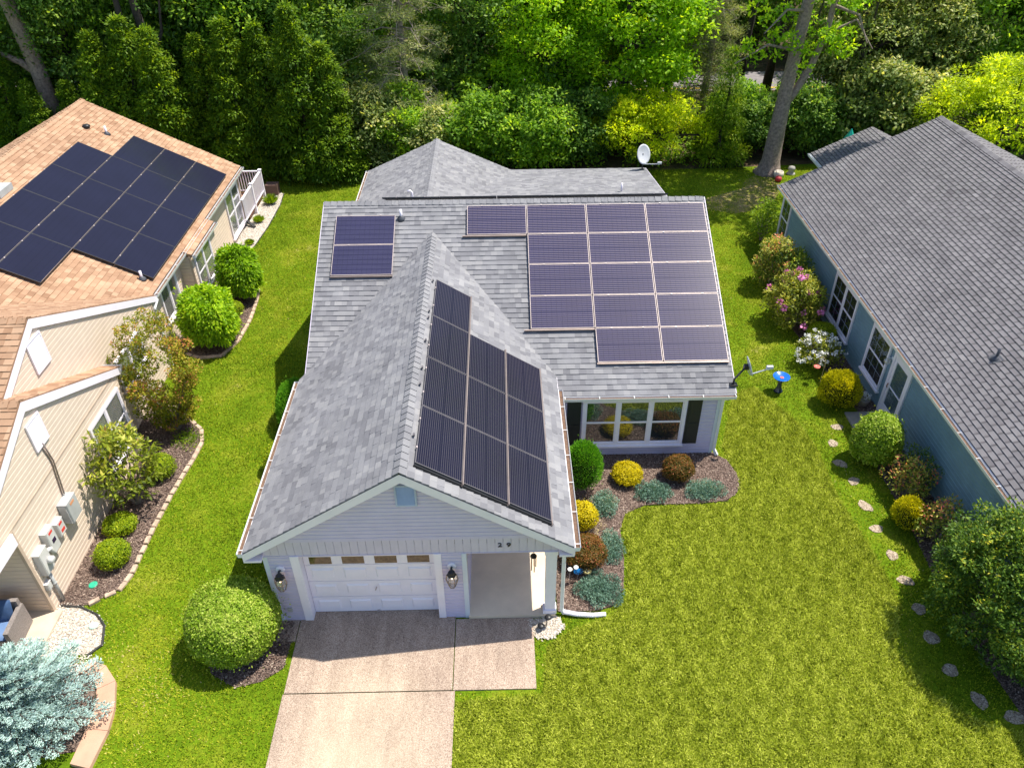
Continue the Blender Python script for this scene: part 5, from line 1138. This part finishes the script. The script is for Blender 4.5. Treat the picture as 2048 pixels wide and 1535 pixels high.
# right yard
clumpbush('rhododendron', 'loose green and bronze shrub, farthest of the flowering row by the blue wall', 'shrub', (4.05, 3.75, 0), cl_tree(42, 0.80, 0.70, 0.5, 1.85, 0.26, 5), 150, 0.12, 0.045, 'leaf_redtip', 'leaf', 30, 0.03, 6)
clumpbush('rhododendron', 'rhododendron with pink blossoms below the double blue house window', 'shrub', (3.95, 1.15, 0), cl_tree(58, 0.95, 1.15, 0.35, 1.75, 0.27, 6), 150, 0.13, 0.045, 'leaf_rhodo', 'leaf', 31, 0.03, 7, flowers=(34, 'pink_petal', 0.11, 30))
clumpbush('dark_shrub', 'dark shaded shrub squeezed between pink rhododendron and blue wall', 'shrub', (4.6, 2.9, 0), cl_tree(26, 0.40, 1.3, 0.4, 1.6, 0.26, 7), 90, 0.12, 0.05, 'leaf_holly', 'leaf', 32, 0.03, 5)
shrub('evergreen_bush', 'dark olive bush in shade behind the white azalea', 'shrub', (4.5, -0.2, 0), (0.50, 0.50, 0.42), 5000, 0.05, 0.025, 'leaf_box', seed=33)
clumpbush('azalea', 'shrub covered in white blossoms near the birdbath', 'shrub', (4.0, -1.30, 0), cl_tree(34, 0.72, 0.66, 0.25, 0.95, 0.22, 8), 110, 0.09, 0.04, 'leaf_rhodo', 'leaf', 34, 0.02, 5, flowers=(85, 'white_petal', 0.07, 14))
shrub('golden_cypress', 'golden yellow rounded conifer next to the storm door', 'shrub', (3.95, -3.35, 0), (0.60, 0.58, 0.58), 8500, 0.07, 0.025, 'leaf_gold', 'up', 0.16, 4, seed=35)
shrub('hedge_ball', 'round yellow green bush in front of the storm door step', 'shrub', (3.95, -5.92, 0), (0.65, 0.62, 0.84), 14000, 0.065, 0.042, 'leaf_ball', 'leaf', 0.09, 3.5, seed=36, shell=0.07, corescale=0.88)
clumpbush('photinia', 'red tipped shrub just behind the round yellow green bush', 'shrub', (4.40, -7.15, 0), cl_tree(34, 0.62, 0.55, 0.3, 1.05, 0.20, 9), 90, 0.09, 0.04, 'leaf_redtip', 'leaf', 37, 0.02, 5)
clumpbush('dark_shrub', 'dark shrub in the blue house shade beyond the red tipped shrub', 'shrub', (4.72, -6.9, 0), cl_tree(22, 0.35, 0.75, 0.3, 1.2, 0.2, 10), 100, 0.08, 0.035, 'leaf_holly', 'leaf', 38, 0.02, 5)
shrub('golden_cypress', 'small golden bush at the left edge of the nearer red tipped shrub', 'shrub', (3.95, -8.25, 0), (0.36, 0.40, 0.46), 4500, 0.06, 0.025, 'leaf_gold', 'up', 0.16, 4, seed=39)
clumpbush('photinia', 'red tipped shrub between the golden bush and the huge dark holly', 'shrub', (4.50, -8.75, 0), cl_tree(40, 0.62, 0.58, 0.3, 1.15, 0.20, 11), 90, 0.09, 0.04, 'leaf_redtip', 'leaf', 41, 0.02, 5)
clumpbush('holly', 'huge dark green holly filling the lower right edge', 'shrub', (4.45, -11.4, 0), [(x, y, z, r) for x, y, z, r in cl_tree(150, 1.35, 1.75, 0.4, 3.0, 0.33, 12)]+[(x*1.12, y*1.12, z+0.25, 0.14) for x, y, z, r in cl_tree(90, 1.35, 1.75, 0.5, 3.0, 0.3, 15)], 230, 0.085, 0.038, 'leaf_holly', 'leaf', 42, 0.06, 8)
clumpbush('holly', 'leafy bush at the far corner of the blue house', 'shrub', (4.65, 7.45, 0), cl_tree(30, 0.45, 0.6, 0.3, 1.7, 0.25, 13), 90, 0.10, 0.05, 'leaf_cedar', 'leaf', 43, 0.02, 5)
clumpbush('pot_flowers', 'small white flowers filling the clay pot', 'flowers', (4.72, -3.45, 0.2), [(0, 0, 0.10, 0.15), (0.08, 0.05, 0.08, 0.1)], 160, 0.05, 0.02, 'leaf_holly', 'leaf', 44, 0.004, 1, flowers=(22, 'white_petal', 0.04, 8))

# ------------------------------------------------------------------ trees
def crown_mesh(name, centres, nper, ln, wd, mat, style, seed, upbias=0.25, flat=0.7):
    """one mesh: leaves on the shells of many clumps"""
    global RNG
    RNG = np.random.default_rng(seed); C = np.array([c[:3] for c in centres]); R = np.array([c[3] for c in centres])
    idx = np.repeat(np.arange(len(C)), np.maximum(8, (nper*(R/R.mean())**2).astype(int))); n = len(idx)
    d = unit(n); flip = (d[:, 2] < 0) & (RNG.random(n) < 0.55); d[flip, 2] *= -1
    rad = R[idx]*(0.45+0.6*RNG.random(n)**0.6); P = C[idx]+d*rad[:, None]*[1, 1, flat]
    ru = unit(n)
    if style == 'leaf': D = d*0.4+ru*0.8+[0, 0, -0.2]; Nn = np.array([0, 0, 1.0])+d*0.4+0.6*unit(n)
    elif style == 'spray': D = d*0.7+ru*0.4+[0, 0, -0.25]; Nn = np.array([0, 0, 1.0])+0.4*unit(n)
    else: D = d+ru*0.7; Nn = unit(n)
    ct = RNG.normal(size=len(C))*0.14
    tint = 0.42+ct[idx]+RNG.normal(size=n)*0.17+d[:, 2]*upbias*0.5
    V, tt = leaves(P, D, Nn, ln*RNG.uniform(0.65, 1.3, n), wd*RNG.uniform(0.8, 1.2, n), tint)
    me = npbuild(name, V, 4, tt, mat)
    return me
def tree(name, label, cat, loc, centres, nper, ln, wd, mat, style, seed, trunk_r, Ht, bark='bark_dark', group=None, branches=12, gray=False):
    t = thing(name, label, cat, loc, 0, group)
    c_ = crown_mesh('crown', centres, nper, ln, wd, mat, style, seed); c_.parent = t
    m = MB(); rr = random.Random(seed)
    m.tube([(0, 0, -0.1), (0.05*rr.uniform(-1, 1), 0.05, Ht*0.3), (0.15*rr.uniform(-1, 1), 0.1*rr.uniform(-1, 1), Ht*0.65), (0, 0, Ht*0.95)], [trunk_r*1.2, trunk_r*0.9, trunk_r*0.6, trunk_r*0.15], 10)
    cs = sorted(centres, key=lambda c: -math.hypot(c[0], c[1]))[:branches]
    for c in cs:
        z0 = max(0.5, c[2]*0.7); m.tube([(0, 0, z0), (c[0]*0.5, c[1]*0.5, (z0+c[2])/2+0.2), (c[0], c[1], c[2])], [trunk_r*0.35, trunk_r*0.2, 0.02], 6, cap=False)
    m.build('trunk', bark, t); return t
def place(proto, used, loc, rz, sc, label, group):
    o = proto if not used else copy_tree(proto)
    o.location = loc; o.rotation_euler = (0, 0, rz); o.scale = (sc, sc, sc*random.uniform(0.92, 1.1)); tag(o, label, None, group); return o
def ell(n, rx, ry, z0, z1, rr, seed, low=0.15, fill=0.35):
    r = random.Random(seed); out = []
    for i in range(n):
        u = r.uniform(-1, 1); a = r.uniform(0, 6.283); q = r.uniform(fill, 1)**0.5; s = math.sqrt(1-u*u)
        out.append((rx*q*s*math.cos(a), ry*q*s*math.sin(a), (z0+z1)/2+(z1-z0)/2*u*q, rr*r.uniform(0.65, 1.25)))
    return out
def cone(n, R, z0, z1, rr, seed, pw=0.8):
    r = random.Random(seed); out = []
    for i in range(n):
        h = r.random()**1.25; a = r.uniform(0, 6.283); Rr = R*(1-h)**pw; q = r.uniform(0.55, 1)
        out.append((Rr*q*math.cos(a), Rr*q*math.sin(a), z0+(z1-z0)*h, rr*(0.55+0.6*(1-h))*r.uniform(0.7, 1.2)))
    return out
# arborvitae screen on the left
G1 = 'arborvitae screen behind the left lawn'
ap = [tree('arborvitae', 'x', 'evergreen tree', (0, 0, 0), cone(260, 1.35, 0.25, 5.7, 0.36, s, 0.62), 85, 0.16, 0.065, 'leaf_arbor', 'spray', s, 0.09, 5.0, branches=4) for s in (61, 62)]
for o in ap: o['label'] = 'dark green arborvitae in the tall screen behind the left lawn'
hx = [(-30.6, 16.6, 0.85), (-29.0, 16.2, 0.90), (-27.4, 15.9, 0.85), (-25.9, 15.7, 0.87), (-24.4, 15.6, 1.01), (-22.9, 15.5, 1.08), (-21.3, 15.4, 1.17), (-19.8, 15.4, 1.08), (-18.3, 15.3, 1.11), (-16.8, 15.3, 1.14), (-15.3, 15.2, 1.09), (-13.9, 15.3, 1.01)]
us = [False, False]
NTH = ['first', 'second', 'third', 'fourth', 'fifth', 'sixth', 'seventh', 'eighth', 'ninth', 'tenth', 'eleventh', 'twelfth']
for i, (x, y, s) in enumerate(hx):
    k = i % 2; place(ap[k], us[k], (x+random.uniform(-.3, .3), y+random.uniform(-.35, .5), 0), i*1.7, s*random.uniform(0.88, 1.12), 'green arborvitae, %s from the left in the screen behind the tan house' % NTH[i], G1); us[k] = True
# mixed leafy bushes behind the gray house
bp = [tree('understory_tree', 'x', 'tree', (0, 0, 0), ell(95, 1.9, 1.5, 0.2, 3.6, 0.55, s), 95, 0.20, 0.11, mt, 'leaf', s, 0.07, 3.0, branches=6) for s, mt in ((71, 'leaf_forest'), (72, 'leaf_silver'), (73, 'leaf_deep'))]
GU = 'leafy bushes at the edge of the woods'
ub = [(-12.2, 15.9, .95, 1), (-10.8, 16.3, 1.0, 0), (-9.0, 15.6, .85, 1), (-7.2, 15.9, 1.05, 0), (-5.4, 15.6, .95, 0), (-3.6, 15.8, 1.0, 0), (-2.0, 16.3, .95, 2), (8.8, 17.2, .95, 2), (7.2, 17.4, .8, 2), (10.6, 16.6, .9, 2), (12.3, 16.0, 1.15, 1), (14.4, 15.8, 1.2, 1), (17.0, 16.8, 1.2, 0), (-6.2, 18.6, 1.25, 0), (-2.8, 18.9, 1.2, 2), (-10.0, 19.0, 1.2, 2), (-28.8, 18.6, 1.0, 0), (-31.5, 18.4, .9, 0), (6.2, 18.8, .8, 0), (19.5, 17.5, 1.1, 1)]
ul = ['mid green bush with broad leaves at the edge of the woods', 'silvery green bush at the edge of the woods', 'dark green bush in the shade at the edge of the woods']
us = [False]*3
def zone(x, y):
    a = 'behind the tan house' if x < -13 else ('behind the gray roof gable' if x < -7.6 else ('behind the middle of the gray roof' if x < -2.5 else ('behind the satellite dish' if x < 5.5 else ('beside the big trunk' if x < 11 else 'behind the blue house'))))
    return a
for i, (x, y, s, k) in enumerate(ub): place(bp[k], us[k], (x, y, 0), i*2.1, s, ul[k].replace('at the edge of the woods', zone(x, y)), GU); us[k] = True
# forest trees
kinds = [('leaf_forest', ell(150, 3.0, 3.0, 0.9, 9.5, 0.85, 81), 157, 0.208, 0.112, 'leaf', 'mid green tall tree in the woods'),
         ('leaf_deep', ell(150, 3.0, 3.0, 0.8, 10, 0.85, 82), 157, 0.208, 0.112, 'leaf', 'dark green tall tree in the woods'),
         ('leaf_maple', ell(150, 3.0, 3.0, 1.6, 9.5, 0.8, 83), 165, 0.200, 0.120, 'leaf', 'bright yellow green maple in the woods'),
         ('leaf_silver', ell(150, 2.6, 2.6, 1.2, 8.0, 0.8, 84), 157, 0.184, 0.096, 'leaf', 'pale green leafy tree in the woods')]
fp = [tree('forest_tree', kd[6], 'tree', (0, 0, 0), kd[1], kd[2], kd[3], kd[4], kd[0], kd[5], 90+i, 0.22, 9.0, branches=14) for i, kd in enumerate(kinds)]
us = [False]*4
FT = [(-33, 19.5, 1.0, 1), (-27.0, 19.6, 1.05, 1), (-24.6, 20.5, 1.05, 0), (-21.5, 19.6, 1.1, 1), (-18.4, 19.4, 1.15, 0), (-15.4, 19.4, 1.05, 1), (-3.6, 19.6, 1.0, 2), (0.4, 19.2, 1.12, 2), (-1.4, 22.5, 1.15, 2), (-6.9, 22.0, 1.1, 1),
      (-16.5, 23.5, 1.1, 0), (-21, 24, 1.1, 1), (-26, 24.5, 1.1, 0), (-31, 24.5, 1.1, 1), (-11.2, 23.8, 1.15, 0), (12.2, 19.6, 1.05, 3), (15.6, 19.8, 1.1, 3), (19.2, 20.5, 1.1, 0), (13.6, 23.6, 1.1, 2), (18, 24.5, 1.15, 2), (23, 22, 1.1, 0),
      (-36, 25, 1.1, 0), (2.8, 24.0, 1.0, 0), (-29, 34, 1.3, 0), (-21, 35, 1.3, 1), (-13, 34, 1.3, 0), (-5, 35, 1.3, 1), (2, 35, 1.3, 0), (12.0, 36.5, 1.3, 1), (19, 35, 1.3, 0), (27, 34, 1.3, 1), (-38, 36, 1.3, 1), (24.5, 27, 1.1, 1),
      (-33, 46, 1.5, 0), (-24, 47, 1.5, 1), (-15, 46, 1.5, 0), (-6, 47, 1.5, 1), (3, 46, 1.5, 0), (8, 50, 1.6, 1), (15, 46, 1.5, 1), (24, 47, 1.5, 0), (33, 45, 1.5, 1), (-44, 46, 1.5, 1), (-30, 62, 1.8, 0), (-18, 62, 1.8, 1), (-6, 62, 1.8, 0), (6, 62, 1.8, 1), (18, 62, 1.8, 0), (30, 62, 1.8, 1), (42, 60, 1.8, 0), (-42, 62, 1.8, 1)]
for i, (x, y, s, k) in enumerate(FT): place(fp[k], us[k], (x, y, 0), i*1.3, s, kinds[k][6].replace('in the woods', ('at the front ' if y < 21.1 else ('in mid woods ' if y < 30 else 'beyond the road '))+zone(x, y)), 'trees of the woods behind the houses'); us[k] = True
# pines with visible gray twigs
def pine(label, loc, seed, Ht, R, z0):
    global RNG
    RNG = np.random.default_rng(seed); t = thing('pine_tree', label, 'pine tree', loc); br = MB(); VV = []; TT = []
    br.tube([(0, 0, 0), (0.1, 0, Ht*0.5), (0, 0, Ht)], [0.22, 0.15, 0.04], 10)
    for i in range(70):
        h = (i+0.5)/70; z = z0+(Ht-z0)*h; a = i*2.4+RNG.normal()*0.3; L = R*(1-0.6*h)*RNG.uniform(0.6, 1.1)
        e = np.array([math.cos(a)*L, math.sin(a)*L, z-0.25*L+RNG.normal()*0.3]); mid = np.array([e[0]*0.5, e[1]*0.5, z+0.1])
        br.tube([(0, 0, z), tuple(mid), tuple(e)], [0.05, 0.03, 0.012], 5, cap=False)
        for k in range(9):
            f = RNG.uniform(0.35, 1.0); p = (mid*(1-f)*2*0.5+e*f) if f > 0.5 else mid; p = mid+(e-mid)*max(0, (f-0.3)/0.7)
            q = p+np.array([RNG.normal()*0.45, RNG.normal()*0.45, RNG.normal()*0.22]); br.tube([tuple(p), tuple((p+q)/2+[0, 0, .05]), tuple(q)], [0.014, 0.010, 0.006], 4, cap=False)
            n = 55; d = unit(n); P = q+d*RNG.uniform(0.02, 0.28, n)[:, None]*[1, 1, 0.6]; V, tt = leaves(P, d+0.6*unit(n), unit(n), 0.15, 0.022, 0.5+RNG.normal()*0.2+0.2*RNG.normal(size=n)); VV.append(V); TT.append(tt)
    npbuild('crown', np.concatenate(VV), 4, np.concatenate(TT), 'leaf_pine', t); br.build('trunk', 'bark_gray', t); return t
pine('gray twigged pine standing behind the rear gable of the gray house', (-10.6, 17.8, 0), 101, 9.5, 2.9, 1.6)
pine('dark pine with bare gray lower branches right of the bright maple', (4.9, 20.8, 0), 102, 9.5, 1.7, 1.4)
# yellow green ornamental trees
def layered(n, rx, ry, z0, z1, rr, seed):
    r = random.Random(seed); out = []
    for i in range(n):
        a = r.uniform(0, 6.28); q = math.sqrt(r.random()); z = z0+(z1-z0)*math.sqrt(max(0, 1-q*q*0.8))*r.uniform(0.55, 1); out.append((rx*q*math.cos(a), ry*q*math.sin(a), z, rr*r.uniform(0.7, 1.2)))
    return out
tree('dogwood', 'spreading chartreuse tree behind the satellite dish', 'tree', (1.25, 15.9, 0), layered(120, 2.9, 1.7, 0.4, 3.3, 0.42, 5), 120, 0.16, 0.08, 'leaf_lime', 'spray', 111, 0.09, 2.4, branches=14)
tree('dogwood', 'chartreuse tree behind the ridge of the blue house', 'tree', (16.4, 12.6, 0), layered(150, 3.6, 2.8, 1.5, 6.0, 0.5, 6), 120, 0.16, 0.08, 'leaf_lime', 'spray', 112, 0.12, 5, branches=14)
tree('cedar', 'feathery green conical cedar left of the big trunk', 'evergreen tree', (4.85, 16.2, 0), cone(130, 1.25, 0.3, 5.3, 0.42, 7, 0.9), 90, 0.20, 0.05, 'leaf_cedar', 'spray', 113, 0.09, 5)
# two big bare trunks
t = thing('oak_tree', 'big forked trunk rising from the back lawn near the blue house', 'tree', (6.95, 14.6, 0))
m = MB(); m.tube([(0, 0, -0.1), (0.02, 0, 0.15), (0.03, 0, 0.6), (0.05, 0, 2.0), (0.1, 0, 4.0), (0.25, 0, 6.5), (0.4, 0, 9.0), (0.6, 0.2, 13.5)], [0.80, 0.56, 0.43, 0.37, 0.30, 0.26, 0.22, 0.10], 16)
m.tube([(0.1, 0, 3.1), (0.45, 0, 3.7), (0.95, -0.05, 4.8), (1.35, -0.1, 6.3), (1.4, -0.1, 8.2), (1.7, 0, 11)], [0.20, 0.18, 0.15, 0.13, 0.11, 0.05], 12)
for (a, b, c_) in (((0.15, 0, 5.6), (-1.2, -0.3, 5.9), (-2.6, -0.6, 5.2)), ((1.3, 0, 6.2), (2.4, -0.4, 6.9), (3.2, -0.8, 5.8)), ((0.3, 0, 7.2), (-0.8, -0.8, 7.4), (-1.8, -1.4, 6.6)), ((1.4, 0, 7.4), (2.2, -1.0, 7.2), (2.6, -1.5, 6.2)), ((0.4, 0, 8.6), (2.0, -2.4, 10.4), (4.2, -4.6, 11.2)), ((0.4, 0, 8.2), (1.0, 0.8, 9.0), (2.2, 1.2, 9.2))): m.tube([a, b, c_], [0.08, 0.05, 0.02], 7, cap=False)
m.build('trunk', 'bark', t, True)
cc = []
rr = random.Random(8)
for k in range(46): a = rr.uniform(0, 6.28); q = rr.uniform(0.7, 3.2); cc.append((q*math.cos(a)+0.3, q*math.sin(a)*0.5-0.2, rr.uniform(5.2, 8.0), rr.uniform(0.25, 0.5)))
for k in range(45): a = rr.uniform(0, 6.28); q = rr.uniform(0.3, 3.4); cc.append((q*math.cos(a)+0.6, q*math.sin(a), rr.uniform(8.5, 13.5), rr.uniform(0.5, 0.9)))
for k in range(22): cc.append((rr.uniform(2.2, 5.5), rr.uniform(-5.5, -3.2), rr.uniform(9.8, 12.5), rr.uniform(0.45, 0.8)))
for k in range(16): cc.append((rr.uniform(-3.5, 2.0), rr.uniform(-2.5, 2.0), rr.uniform(9.5, 12.5), rr.uniform(0.5, 0.9)))
c_ = crown_mesh('crown', cc, 110, 0.19, 0.12, 'leaf_maple', 'leaf', 121); c_.parent = t
t = thing('oak_tree', 'thick gray trunk leaning out of the upper left corner', 'tree', (-27.6, 17.2, 0))
m = MB(); m.tube([(0, 0, -0.1), (0, 0, 0.4), (0.0, 0, 2.2), (-0.05, 0, 4.5), (-0.25, 0, 6.5), (-0.5, 0, 9), (-0.6, 0, 13)], [0.6, 0.46, 0.40, 0.36, 0.33, 0.28, 0.1], 16)
m.tube([(0, 0, 4.2), (-0.7, -0.1, 4.9), (-1.8, -0.2, 5.4), (-3.5, -0.2, 6.5)], [0.2, 0.16, 0.13, 0.05], 10)
m.build('trunk', 'bark', t, True)
c_ = crown_mesh('crown', ell(50, 3.2, 2.8, 8.5, 13.5, 0.8, 131), 110, 0.22, 0.13, 'leaf_forest', 'leaf', 131); c_.parent = t
# slim dark trunks in the woods
tp = None
for i, (x, y, s) in enumerate(((-21.7, 16.5, 1.0), (-22.7, 16.8, 0.75), (10.1, 26.6, 1.0), (8.2, 25.6, 0.8), (3.1, 20.6, 0.7), (12.3, 18.0, 0.8), (9.3, 19.6, 0.7))):
    if tp is None:
        tp = o = thing('bare_trunk', 'x', 'tree', (0, 0, 0)); m = MB(); m.tube([(0, 0, 0), (0.1, 0, 3), (-0.1, 0.1, 7), (0, 0, 13)], [0.30, 0.22, 0.18, 0.08], 10)
        m.tube([(0, 0, 5), (0.8, 0, 6.2), (1.2, 0, 8)], [0.1, 0.07, 0.03], 6, cap=False); m.build('trunk', 'bark_dark', o, True)
    else: o = copy_tree(tp)
    o.location = (x, y, 0); o.scale = (s, s, 1); o.rotation_euler = (0.03*i, -0.04, i); tag(o, 'slim dark bare trunk standing among the woods', 'tree', 'slim dark trunks in the woods')

# ------------------------------------------------------------------ scattered stuff
def inside(px, py, poly):
    r = np.zeros(len(px), bool); n = len(poly)
    for i in range(n):
        x0, y0 = poly[i]; x1, y1 = poly[(i+1) % n]
        if y0 == y1: continue
        c_ = ((y0 > py) != (y1 > py)) & (px < (x1-x0)*(py-y0)/(y1-y0)+x0); r ^= c_
    return r
def rect(x0, x1, y0, y1): return [(x0, y0), (x1, y0), (x1, y1), (x0, y1)]
HOUSES = [rect(-11.0, -4.9, -10.76, -5), rect(-11, -0.3, -5.42, 9.2), rect(-28, -16.95, -14, 9.7), rect(-17, -16.2, -10.4, -4.8), rect(5.1, 16, -14, 7.1), rect(7.4, 11.5, 7, 10.3), rect(-20.2, -16.0, -14.4, -10.3), rect(-19.5, -16.7, 9.8, 12.5), rect(-17, -16.4, 2.2, 4.9)]
PAVE = [rect(-10.62, -7.08, -19, -10.7), rect(-7.1, -5.40, -12.55, -10.7), rect(4.0, 5.3, -4.6, -3.7)]
BEDS = [BED, LB1, LB2, BALLBED, [(-16.5, -11.6), (-14.9, -11.7), (-14.11, -12.1), (-13.85, -12.8), (-13.85, -14), (-16.5, -14)],
        [(-16.35, -10.22), (-16.1, -10.16), (-15.63, -10.21), (-15.21, -10.43), (-14.92, -10.73), (-14.77, -11.24), (-15.0, -11.45), (-14.6, -11.7), (-16.2, -12.5)], [(-16.95, 13.3), (-16.02, 12.85), (-15.91, 11.63), (-15.94, 9.33), (-16.09, 7.48), (-16.34, 6.9), (-16.95, 6.9)]]
PEB = [(-5.50, -10.84), (-4.85, -10.75), (-4.74, -11.04), (-5.05, -11.32), (-5.38, -11.28)]
STN = [(3.62, -4.42), (3.25, -5.12), (3.16, -5.95), (3.28, -6.64), (3.24, -7.55), (3.22, -8.33), (3.27, -9.18), (3.27, -9.94), (3.24, -10.73), (3.18, -11.48), (3.22, -12.27), (3.49, -12.96), (4.01, -13.34)]
def fbm(x, y, s, seed):
    r = np.random.default_rng(seed); o = np.zeros(len(x))
    for k in range(10):
        f = s*(1.35**k)/2.5; a = r.uniform(0, 6.28); o += np.sin((x*math.cos(a)+y*math.sin(a))*f+r.uniform(0, 6.28)+1.3*np.sin(f*0.6*(x*math.sin(a)-y*math.cos(a))+r.uniform(0, 6)))/(1.12**k)
    return o/4.5
def blades(name, label, region, box, dens, h, wd, mat, excl, seed, lean=0.6, tintf=None, dens_f=None):
    r = np.random.default_rng(seed); n = int((box[1]-box[0])*(box[3]-box[2])*dens)
    x = r.uniform(box[0], box[1], n); y = r.uniform(box[2], box[3], n)
    k = inside(x, y, region) if region else np.ones(n, bool)
    for e_ in excl: k &= ~inside(x, y, e_)
    for (sx, sy) in STN: k &= ((x-sx)/0.175)**2+((y-sy)/0.14)**2 > 1
    if dens_f is not None: k &= r.random(n) < dens_f(x, y)
    x, y = x[k], y[k]; n = len(x)
    tn = tintf(x, y, r); x = x+r.normal(size=n)*0.022; y = y+r.normal(size=n)*0.022
    a = r.uniform(0, 6.28, n); b = r.uniform(0, 6.28, n); ln = r.random(n)*lean
    hh = h*r.uniform(0.6, 1.35, n)*(1+0.35*fbm(x, y, 3, seed+3)); la = np.radians(r.uniform(15, 78, n))
    base = np.stack([x, y, np.full(n, 0.004)], 1); a = b+1.5708+r.normal(size=n)*0.5; side = np.stack([np.cos(a), np.sin(a), np.zeros(n)], 1)*wd/2
    tip = base+np.stack([np.cos(b)*np.sin(la)*hh, np.sin(b)*np.sin(la)*hh, hh*np.cos(la)], 1)
    V = np.stack([base-side, base+side, tip], 1).reshape(-1, 3)
    o = npbuild(name, V, 3, np.clip(tn, 0, 1), mat); return tag(o, label, 'grass', None, 'stuff')
blades('grass', 'long olive green blades of the front lawn', FRONT, (-7.1, 5.2, -16.6, -2.3), 3000, 0.085, 0.022, 'grass_front', PAVE+HOUSES[4:6]+[BED, PEB], 5, 0.9,
       lambda x, y, r: 0.54+0.26*fbm(x, y, 24, 1)+0.05*fbm(x, y, 1.1, 2)+0.22*r.normal(size=len(x)))
blades('grass', 'short bright green blades of the side and back lawns', None, (-17.2, 9.5, -16.6, 15.2), 1050, 0.05, 0.026, 'grass_side', [FRONT, RB]+PAVE+HOUSES+BEDS+[PEB], 6, 0.9,
       lambda x, y, r: 0.42+0.16*fbm(x, y, 1.3, 4)+0.10*fbm(x, y, 5, 5)+0.17*r.normal(size=len(x))+0.25*(np.exp(-((x+13.5)**2+(y+12.3)**2)/2.5))+0.3*(np.exp(-((x-5.5)**2/6+(y-11.5)**2/7))),
       lambda x, y: np.clip(1.05-0.45*np.clip(fbm(x, y, 1.3, 4), 0, 1)-0.85*np.exp(-((x-5.2)**2/6+(y-11.6)**2/6)), 0.08, 1))
def chips(name, label, polys, dens, size, mat, seed, z, flat=0.4, excl=()):
    r = np.random.default_rng(seed); VV = []; TT = []
    for poly in polys:
        xs = [p[0] for p in poly]; ys = [p[1] for p in poly]; n = int((max(xs)-min(xs))*(max(ys)-min(ys))*dens)
        x = r.uniform(min(xs), max(xs), n); y = r.uniform(min(ys), max(ys), n); k = inside(x, y, poly)
        for e_ in excl: k &= ~inside(x, y, e_)
        x, y = x[k], y[k]; n = len(x); s = size*r.uniform(0.5, 1.4, n)[:, None]
        a = r.uniform(0, 6.28, n); u = np.stack([np.cos(a), np.sin(a), r.normal(size=n)*flat], 1); v = np.stack([-np.sin(a), np.cos(a), r.normal(size=n)*flat], 1)
        x = x+r.normal(size=n)*0.03; y = y+r.normal(size=n)*0.03; p = np.stack([x, y, z+r.random(n)*size*0.5], 1)
        V = np.stack([p-u*s, p-v*s*0.5, p+u*s, p+v*s*0.5], 1).reshape(-1, 3); VV.append(V); TT.append(np.clip(r.normal(size=n)*0.28+0.45, 0, 1))
    o = npbuild(name, np.concatenate(VV), 4, np.concatenate(TT), mat); return tag(o, label, 'mulch' if 'mulch' in name else 'gravel', None, 'stuff')
chips('mulch_chips', 'brown mulch chips scattered over all planting beds', [BED, LB1, LB2, RB, BALLBED], 900, 0.022, 'chips', 7, 0.045, excl=HOUSES)
chips('pebbles', 'white pebbles at the foot of the porch post', [PEB], 3500, 0.026, 'stones_white', 8, 0.03)
sheet('pebble_bed', PEB, 0.02, 'gravel', label='small bed of white pebbles at the foot of the porch post', cat='gravel')
chips('gravel_stones', 'pale gravel stones of the left gravel beds', BEDS[5:], 1600, 0.02, 'stones_white', 9, 0.03, excl=HOUSES)
# forest floor plants
r_ = np.random.default_rng(12); n = 52000
x = r_.uniform(-36, 24, n); y = 15.3+13*r_.random(n)**1.2; k = (fbm(x, y, 1.0, 7) > -0.15) & ((y < 27.2) | (y > 32)); x, y = x[k], y[k]; n = len(x)
RNG = np.random.default_rng(13); P = np.stack([x, y, r_.uniform(0.02, 0.7, n)], 1); V, tt = leaves(P, unit(n)+[0, 0, .1], np.array([0, 0, 1.0])+0.6*unit(n), 0.20*r_.uniform(.6, 1.3, n), 0.12, 0.5+0.2*r_.normal(size=n))
tag(npbuild('undergrowth', V, 4, tt, 'leaf_forest'), 'low leafy undergrowth on the forest floor', 'undergrowth', None, 'stuff')

# ------------------------------------------------------------------ parts were modelled in world coordinates under these roots
from collections import defaultdict
dd = defaultdict(list)
for o in COL.objects:
    if o.parent is None and o.get('category') in ('tree',) and o.location.y < 21.2 and o.get('group') != 'slim dark trunks in the woods': dd[o['label']].append(o)
for lb, os_ in dd.items():
    if len(os_) > 1:
        for i, o in enumerate(sorted(os_, key=lambda q: q.location.x)): o['label'] = lb+', '+NTH[i]+' from left'
bpy.context.view_layer.update()
for root in (H, T, B):
    inv = Matrix.Translation(-root.location)
    for ch in root.children: ch.matrix_parent_inverse = inv
